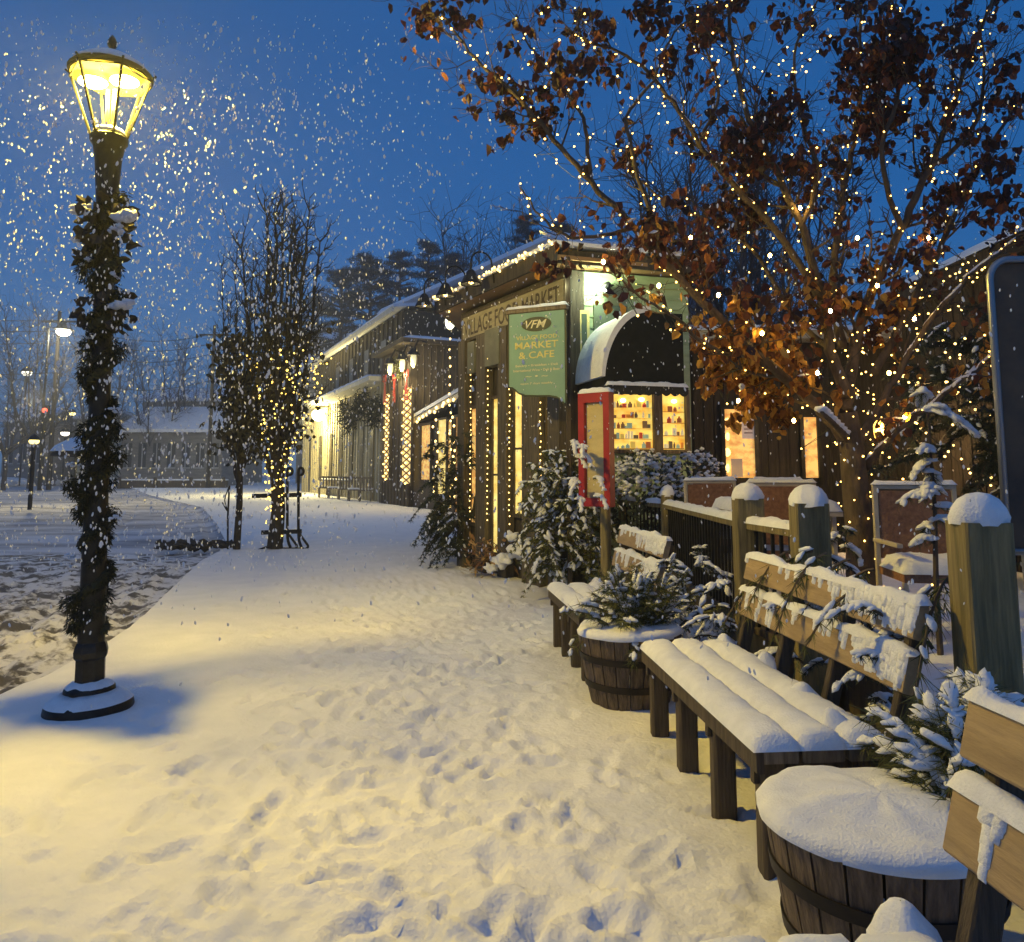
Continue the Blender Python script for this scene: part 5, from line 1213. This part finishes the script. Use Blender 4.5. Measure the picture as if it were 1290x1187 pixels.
# ================================================================== ACROSS THE STREET (left)
def far_house(label, x0, x1, Yd, ytop, yeave, ybase=612, wallm=None, wins=3, roofh=None, lit=()):
    a, b = W(x0, ybase, Yd), W(x1, ybase, Yd); ze = W(x0, yeave, Yd).z; zr = W(x0, ytop, Yd).z
    t = thing('house', label, 'building', ((a.x + b.x) / 2, Yd, 0), 'snow-roofed buildings across the street'); m = MB()
    m.bbox((a.x, Yd, -.2), (b.x, Yd + 9, ze)); m.build('wall', wallm or mat('far_siding', (.17, .16, .15), (.26, .25, .23), .7, .9, stretch=(1, 1, 6)), t)
    m = MB(); o_ = .6; m.prism([V(a.x - o_, Yd - o_, ze), V(b.x + o_, Yd - o_, ze), V(b.x - .5, Yd + 4.5, zr), V(a.x + .5, Yd + 4.5, zr)], (0, 0, .35)); m.prism([V(b.x - .5, Yd + 4.5, zr), V(a.x + .5, Yd + 4.5, zr), V(a.x - o_, Yd + 9.5, ze), V(b.x + o_, Yd + 9.5, ze)], (0, 0, .35)); m.build('roof', SNOWROOF, t)
    for i in range(wins):
        x_ = a.x + (b.x - a.x) * (i + .5) / wins; wm_ = mat('far_lit', (1, .8, .4), emit=.9, ecol=(1, .8, .42)) if i in lit else mat('far_dark_window', (.04, .045, .05), rough=.3)
        w2 = (b.x - a.x) / wins * .27; m = MB(); m.bbox((x_ - w2, Yd - .05, ze * .35), (x_ + w2, Yd - .02, ze * .8)); wn = m.build('window', wm_, t)
        m = MB(); m.bbox((x_ - w2 - .1, Yd - .1, ze * .35 - .15), (x_ + w2 + .1, Yd - .06, ze * .35)); m.bbox((x_ - .05, Yd - .1, ze * .35), (x_ + .05, Yd - .06, ze * .8)); m.build('frame', mat('far_trim', (.4, .4, .4)), wn)
    return t
far_house('long grey building with two snowy roof lines right of the lamp pole', 150, 278, 78, 512, 545, wins=7)
far_house('taller grey building with pale roof behind the long low one', 175, 300, 96, 488, 506, wins=6)
far_house('low house with blue-white snowy roof at the far left edge', 0, 52, 84, 512, 532, wins=3)
far_house('small pale lit-fronted house between utility pole and lamp pole', 92, 128, 88, 515, 528, wins=2, lit=(0, 1), wallm=mat('cream_siding', (.5, .48, .36), (.55, .52, .4), 1))
far_house('dark low building left of the lamp pole with a snowy flat roof', 55, 92, 92, 540, 553, wins=3)
def far_pole(px, yt, yb, Yd, label, arm=False):
    a = W(px, yb, Yd); a.z = 0; tp_ = W(px, yt, Yd).z; t = thing('utility_pole', label, 'pole', tuple(a), 'utility poles across the street'); m = MB(); m.tube([a, V(a.x, a.y, tp_)], [.2, .14], 7); m.build('pole', BARKD, t)
    m = MB(); m.beam(V(a.x - 1.4, Yd, tp_ - .9), V(a.x + 1.4, Yd, tp_ - .9), .14, .14); m.build('crossarm', BARKD, t)
    return V(a.x, Yd, tp_ - .8)
pA = far_pole(62, 392, 600, 62, 'dark utility pole left of the street lamp under bare trees'); pB = far_pole(262, 410, 610, 70, 'utility pole just left of the slim street trees'); pC = V(-60, 50, pA.z + 1)
for i, (dz, lb) in enumerate(((0, 'top'), (-.9, 'second'), (-1.9, 'third'), (-4.4, 'lowest'))):
    m = MB()
    for a, b in ((pC, pA), (pA, pB), (pB, V(20, 85, pB.z + 1))):
        m.tube([a.lerp(b, k / 12) + UP * (dz - 1.2 * math.sin(math.pi * k / 12)) for k in range(13)], .035, 3)
    tag(m.build('power_line', BARKD, None, loc=pA), '%s overhead line sagging between the utility poles on the left' % lb, 'cable', 'overhead lines across the street')
# street light on arm, far lamps
def far_light(px, py, yb, Yd, label, r0, e_, col, armdx=0):
    p = W(px, py, Yd); t = thing('street_light', label, 'street light', (p.x + armdx, Yd, 0), 'small distant street lights'); m = MB()
    m.tube([V(p.x + armdx, Yd, 0), V(p.x + armdx, Yd, p.z + .3), V(p.x, Yd, p.z + .35)] if armdx else [V(p.x, Yd, 0), V(p.x, Yd, p.z - .1)], .09, 6); m.build('pole', BLACK, t)
    m = MB(); m.lathe([(r0 * 1.3, .25 * r0), (r0 * .8, r0), (.02, r0 * 1.5)], p, 10); m.build('cap', BLACK, t)
    m = MB(); m.lump(p, (r0, r0, r0 * .7), 2, jit=0); m.build('globe', mat('far_bulb_%d' % px, col, emit=e_, ecol=col), t, True)
    return p
p = far_light(80, 418, 600, 60, 'bright white street light on an arm of the left utility pole', .55, 9, (1, .93, .62), -1.2); lamp('far_street_light', p + V(0, -.6, -.4), 2500, (1, .9, .6), .3)
far_light(43, 556, 640, 30, 'short lamp post with yellow cap at the far left roadside', .19, 3, (1, .80, .25))
far_light(97, 558, 600, 45, 'small yellow-capped lamp just left of the garlanded pole', .26, 3, (1, .80, .25))
far_light(34, 470, 600, 80, 'small round white light high at the far left', .5, 4, (1, .95, .75))
far_light(91, 521, 600, 85, 'tiny yellow light above the pale house', .35, 4, (1, .8, .3))
far_light(82, 546, 600, 85, 'tiny white light low beside the pale house', .45, 5, (1, .9, .75))
t = thing('traffic_signal', 'tiny red signal light on a dark post near the utility pole', 'traffic light', (0, 0, 0)); p = W(57, 530, 60); t.location = (p.x, 60, 0); WORLD[t.name] = V(p.x, 60, 0)
m = MB(); m.tube([V(p.x, 60, 0), p], .1, 6); m.bbox((p.x - .22, 59.9, p.z - .1), (p.x + .22, 60.2, p.z + 1.2)); m.build('housing', BLACK, t); m = MB(); m.lump((p.x, 59.85, p.z + .8), .2, 2, jit=0); m.build('red_light', mat('red_light', (1, .1, .05), emit=3), t, True)
lamp('far_road_light', W(40, 560, 34) + V(0, 0, 2.0), 700, (1, .82, .35), .2)
# low wall right of the lamp pole
a, b = G(150, 614.5), G(286, 614.5); t = thing('low_wall', 'low dark roadside wall with a snow cap right of the lamp pole', 'wall', tuple(a))
m = MB(); m.beam(a + UP * .3, b + UP * .3, .5, .75); m.build('wall', DARKW, t); m = MB(); m.beam(a + UP * .72, b + UP * .72, .6, .14, cham=.05); m.build('snow_cap', SNOW, t)
for f in (.02, .35, .68, .98): q = a.lerp(b, f); m = MB(); m.beam(q + V(0, -.4, -.1), q + V(0, -.4, .95), .25, .25); m.build('post', DARKW, t)
a, b = G(22, 607), G(108, 604); m = MB()
for k in range(60): m.lump(G(-20, 612).lerp(G(112, 609), k / 60) + UP * .1, (3.2, 1.6, .55 + .25 * rnd.random()), 2, jit=.2)
q = m.build('snowbank', SNOW, None, True, loc=a); q['kind'] = 'stuff'
# picnic shelter with snow (umbrella-like) left of the pole
p = W(105, 566, 26); t = thing('parasol', 'folded-out dark parasol heaped with snow just left of the garlanded pole', 'parasol', (p.x, 26, 0)); m = MB(); m.lathe([(1.0, -.25), (.9, -.1), (.03, .38)], p, 10, cap=False); m.build('canopy', DARKW, t); m = MB(); m.lathe([(1.0, -.08), (.85, .12), (.4, .38), (.02, .5)], p, 14, cap=False); m.build('snow', SNOW, t, True); m = MB(); m.tube([V(p.x, 26, 0), p], .05, 6); m.build('pole', BLACK, t)
# far bare trees and pines
FB = mat('far_bark', (.035, .032, .035), (.06, .055, .06), 4, .9)
proto = None
def ftree(px, yt, Yd, spread, label, nm=9):
    b = W(px, 600, Yd); b.z = 0; H = W(px, yt, Yd).z
    return bare('bare_tree', label, b, H, spread, nm, H * .016, FB, 'bare trees in the distance', 3, H * .16, fork=.25, up=.05, thin=.9)
ftree(38, 398, 66, 5.0, 'bare branching tree behind the left utility pole', 9)
ftree(5, 425, 60, 4.5, 'bare tree cut by the left picture edge', 8)
ftree(190, 440, 80, 6, 'faint bare tree above the grey roofs right of the lamp pole', 9)
ftree(232, 430, 84, 6, 'faint bare tree next to the slim street trees', 9)
ftree(120, 425, 75, 5, 'bare tree hidden partly by the garlanded pole', 8)
ftree(612, 284, 50, 4.0, 'bare round-crowned tree above the barn roof', 12)
ftree(905, 150, 17, 2.4, 'bare tree with upright twigs seen through the lit branches', 16)
ftree(985, 200, 18, 2.0, 'second upright bare tree behind the lit branches', 14)
PINE = mat('far_pine', (.012, .022, .022), rough=.8, island=[(.008, .016, .018), (.014, .028, .028), (.022, .036, .034)])
def pine(px, yt, yb, Yd, wpx, label, seed):
    r_ = random.Random(seed); b = W(px, 600, Yd); b.z = 0; H = W(px, yt, Yd).z; zb = W(px, yb, Yd).z; Wd = wpx / 950 * Yd / 2
    zb -= (H - zb) * .45; Wd *= 1.25
    t = thing('pine_tree', label, 'tree', tuple(b), 'dark pines behind the roofs'); m = MB(); m.tube([b, V(b.x, b.y, H * .95)], [H * .018, H * .004], 7); cr = MB()
    for i in range(58):
        f = r_.random(); z = zb + (H - zb) * f; a = r_.random() * 6.28; rr = Wd * (1 - f ** 2.2 * .75) * r_.uniform(.35, 1.05)
        c = V(b.x + rr * math.cos(a), b.y + rr * math.sin(a), z + rr * .15)
        m.tube([V(b.x, b.y, z - rr * .12), c], [H * .005, H * .0015], 4, cap=False)
        cs_ = Wd * r_.uniform(.22, .34)
        for _ in range(190):
            d = Vector((r_.gauss(0, 1), r_.gauss(0, 1), r_.gauss(0, .42))); d = d.normalized() * r_.random() ** .4; q = c + V(d.x * cs_, d.y * cs_, d.z * cs_ * .55)
            n_ = Vector((r_.gauss(0, 1), r_.gauss(0, 1), r_.gauss(.3, .7))).normalized() * cs_ * .28; e_ = n_.cross(Vector((r_.random(), r_.random(), r_.random() + .1))).normalized() * cs_ * .045
            cr.tri(q - e_, q + e_, q + n_)
    m.build('trunk', FB, t); cr.build('crown', PINE, t)
for i, (px, yt, yb, Yd, wp, lb) in enumerate(((425, 338, 400, 75, 62, 'wide low pine leftmost behind the shop row'), (462, 322, 385, 72, 66, 'broad dark pine over the shop roof, second from left'), (500, 318, 372, 70, 50, 'dark pine in the middle of the group behind the roofs'),
        (537, 306, 362, 68, 50, 'tallest dark pine behind the roof ridge'), (570, 322, 362, 70, 44, 'rightmost dark pine of the group behind the roofs'), (665, 272, 320, 55, 46, 'small dark pine crown by the barn roof peak'), (710, 285, 330, 58, 50, 'dark pine crown behind the lit branch tips right of the barn'), (395, 372, 425, 80, 50, 'low faint pine beside the lit street tree'))):
    pine(px, yt, yb, Yd, wp, lb, 100 + i)
# snowy roof behind the shop row's left end
far_house('snow-roofed house behind the left end of the shop row', 372, 440, 95, 408, 470, wins=3)

# ================================================================== FALLING SNOW
FL = mat('snowflake', (.9, .9, .9), rough=.9, trans=.4)
m = MB(); fr_ = random.Random(3)
ICF = ICO[1]
def flake(p, r_):
    S_ = ICF if p.y < 4 else OCT
    d = Vector((fr_.gauss(0, .25), fr_.gauss(0, .25), 1)); a, b, u = frame(d); M = Matrix((a, b, u)).transposed()
    m.add([p + M @ Vector((q.x * r_ * 1.9, q.y * r_ * fr_.uniform(.6, 1), q.z * r_ * fr_.uniform(.6, 1))) for q in S_[0]], S_[1])
for _ in range(6800):
    px = fr_.gauss(200, 190); py = fr_.uniform(20, 720)
    if px < -10 or px > 1300: continue
    if py < 100 and fr_.random() < .5: continue
    Yd = fr_.uniform(2.6, 7.5); flake(W(px, py, Yd), fr_.choice((.0035, .0045, .005, .006, .0078)) * fr_.uniform(.85, 1.15) * (.58 + .09 * Yd))
for _ in range(3400):
    Yd = fr_.uniform(2.2, 10); flake(W(fr_.uniform(-10, 1300), fr_.uniform(20, 800), Yd), fr_.uniform(.003, .0075) * (.5 + .08 * Yd))
for _ in range(170):
    Yd = fr_.uniform(1.7, 3); flake(W(fr_.uniform(-10, 1300), fr_.uniform(20, 900), Yd), fr_.uniform(.003, .0048))
for _ in range(1500):
    Yd = fr_.uniform(7, 24); flake(W(fr_.uniform(380, 900), fr_.uniform(340, 640), Yd), fr_.uniform(.004, .007) * (.3 + .1 * Yd))
tag(m.build('falling_snow', FL, None, loc=(0, 5, 2)), kind='stuff')

# ================================================================== HAZE
HAZE = 1
if HAZE:
    m = MB(); m.bbox((-130, -12, -2.2), (60, 130, 24)); hz = m.build('haze', mat('haze', (1, 1, 1)), None, loc=(0, 0, 0)); hz['kind'] = 'stuff'
    hm = hz.data.materials[0]; n = hm.node_tree.nodes; n.clear(); o_ = n.new('ShaderNodeOutputMaterial'); v_ = n.new('ShaderNodeVolumePrincipled')
    v_.inputs['Color'].default_value = (.85, .9, 1, 1); v_.inputs['Density'].default_value = .0024; v_.inputs['Anisotropy'].default_value = .3
    hm.node_tree.links.new(v_.outputs[0], o_.inputs['Volume'])
cy.volume_step_rate = 4; cy.volume_max_steps = 64
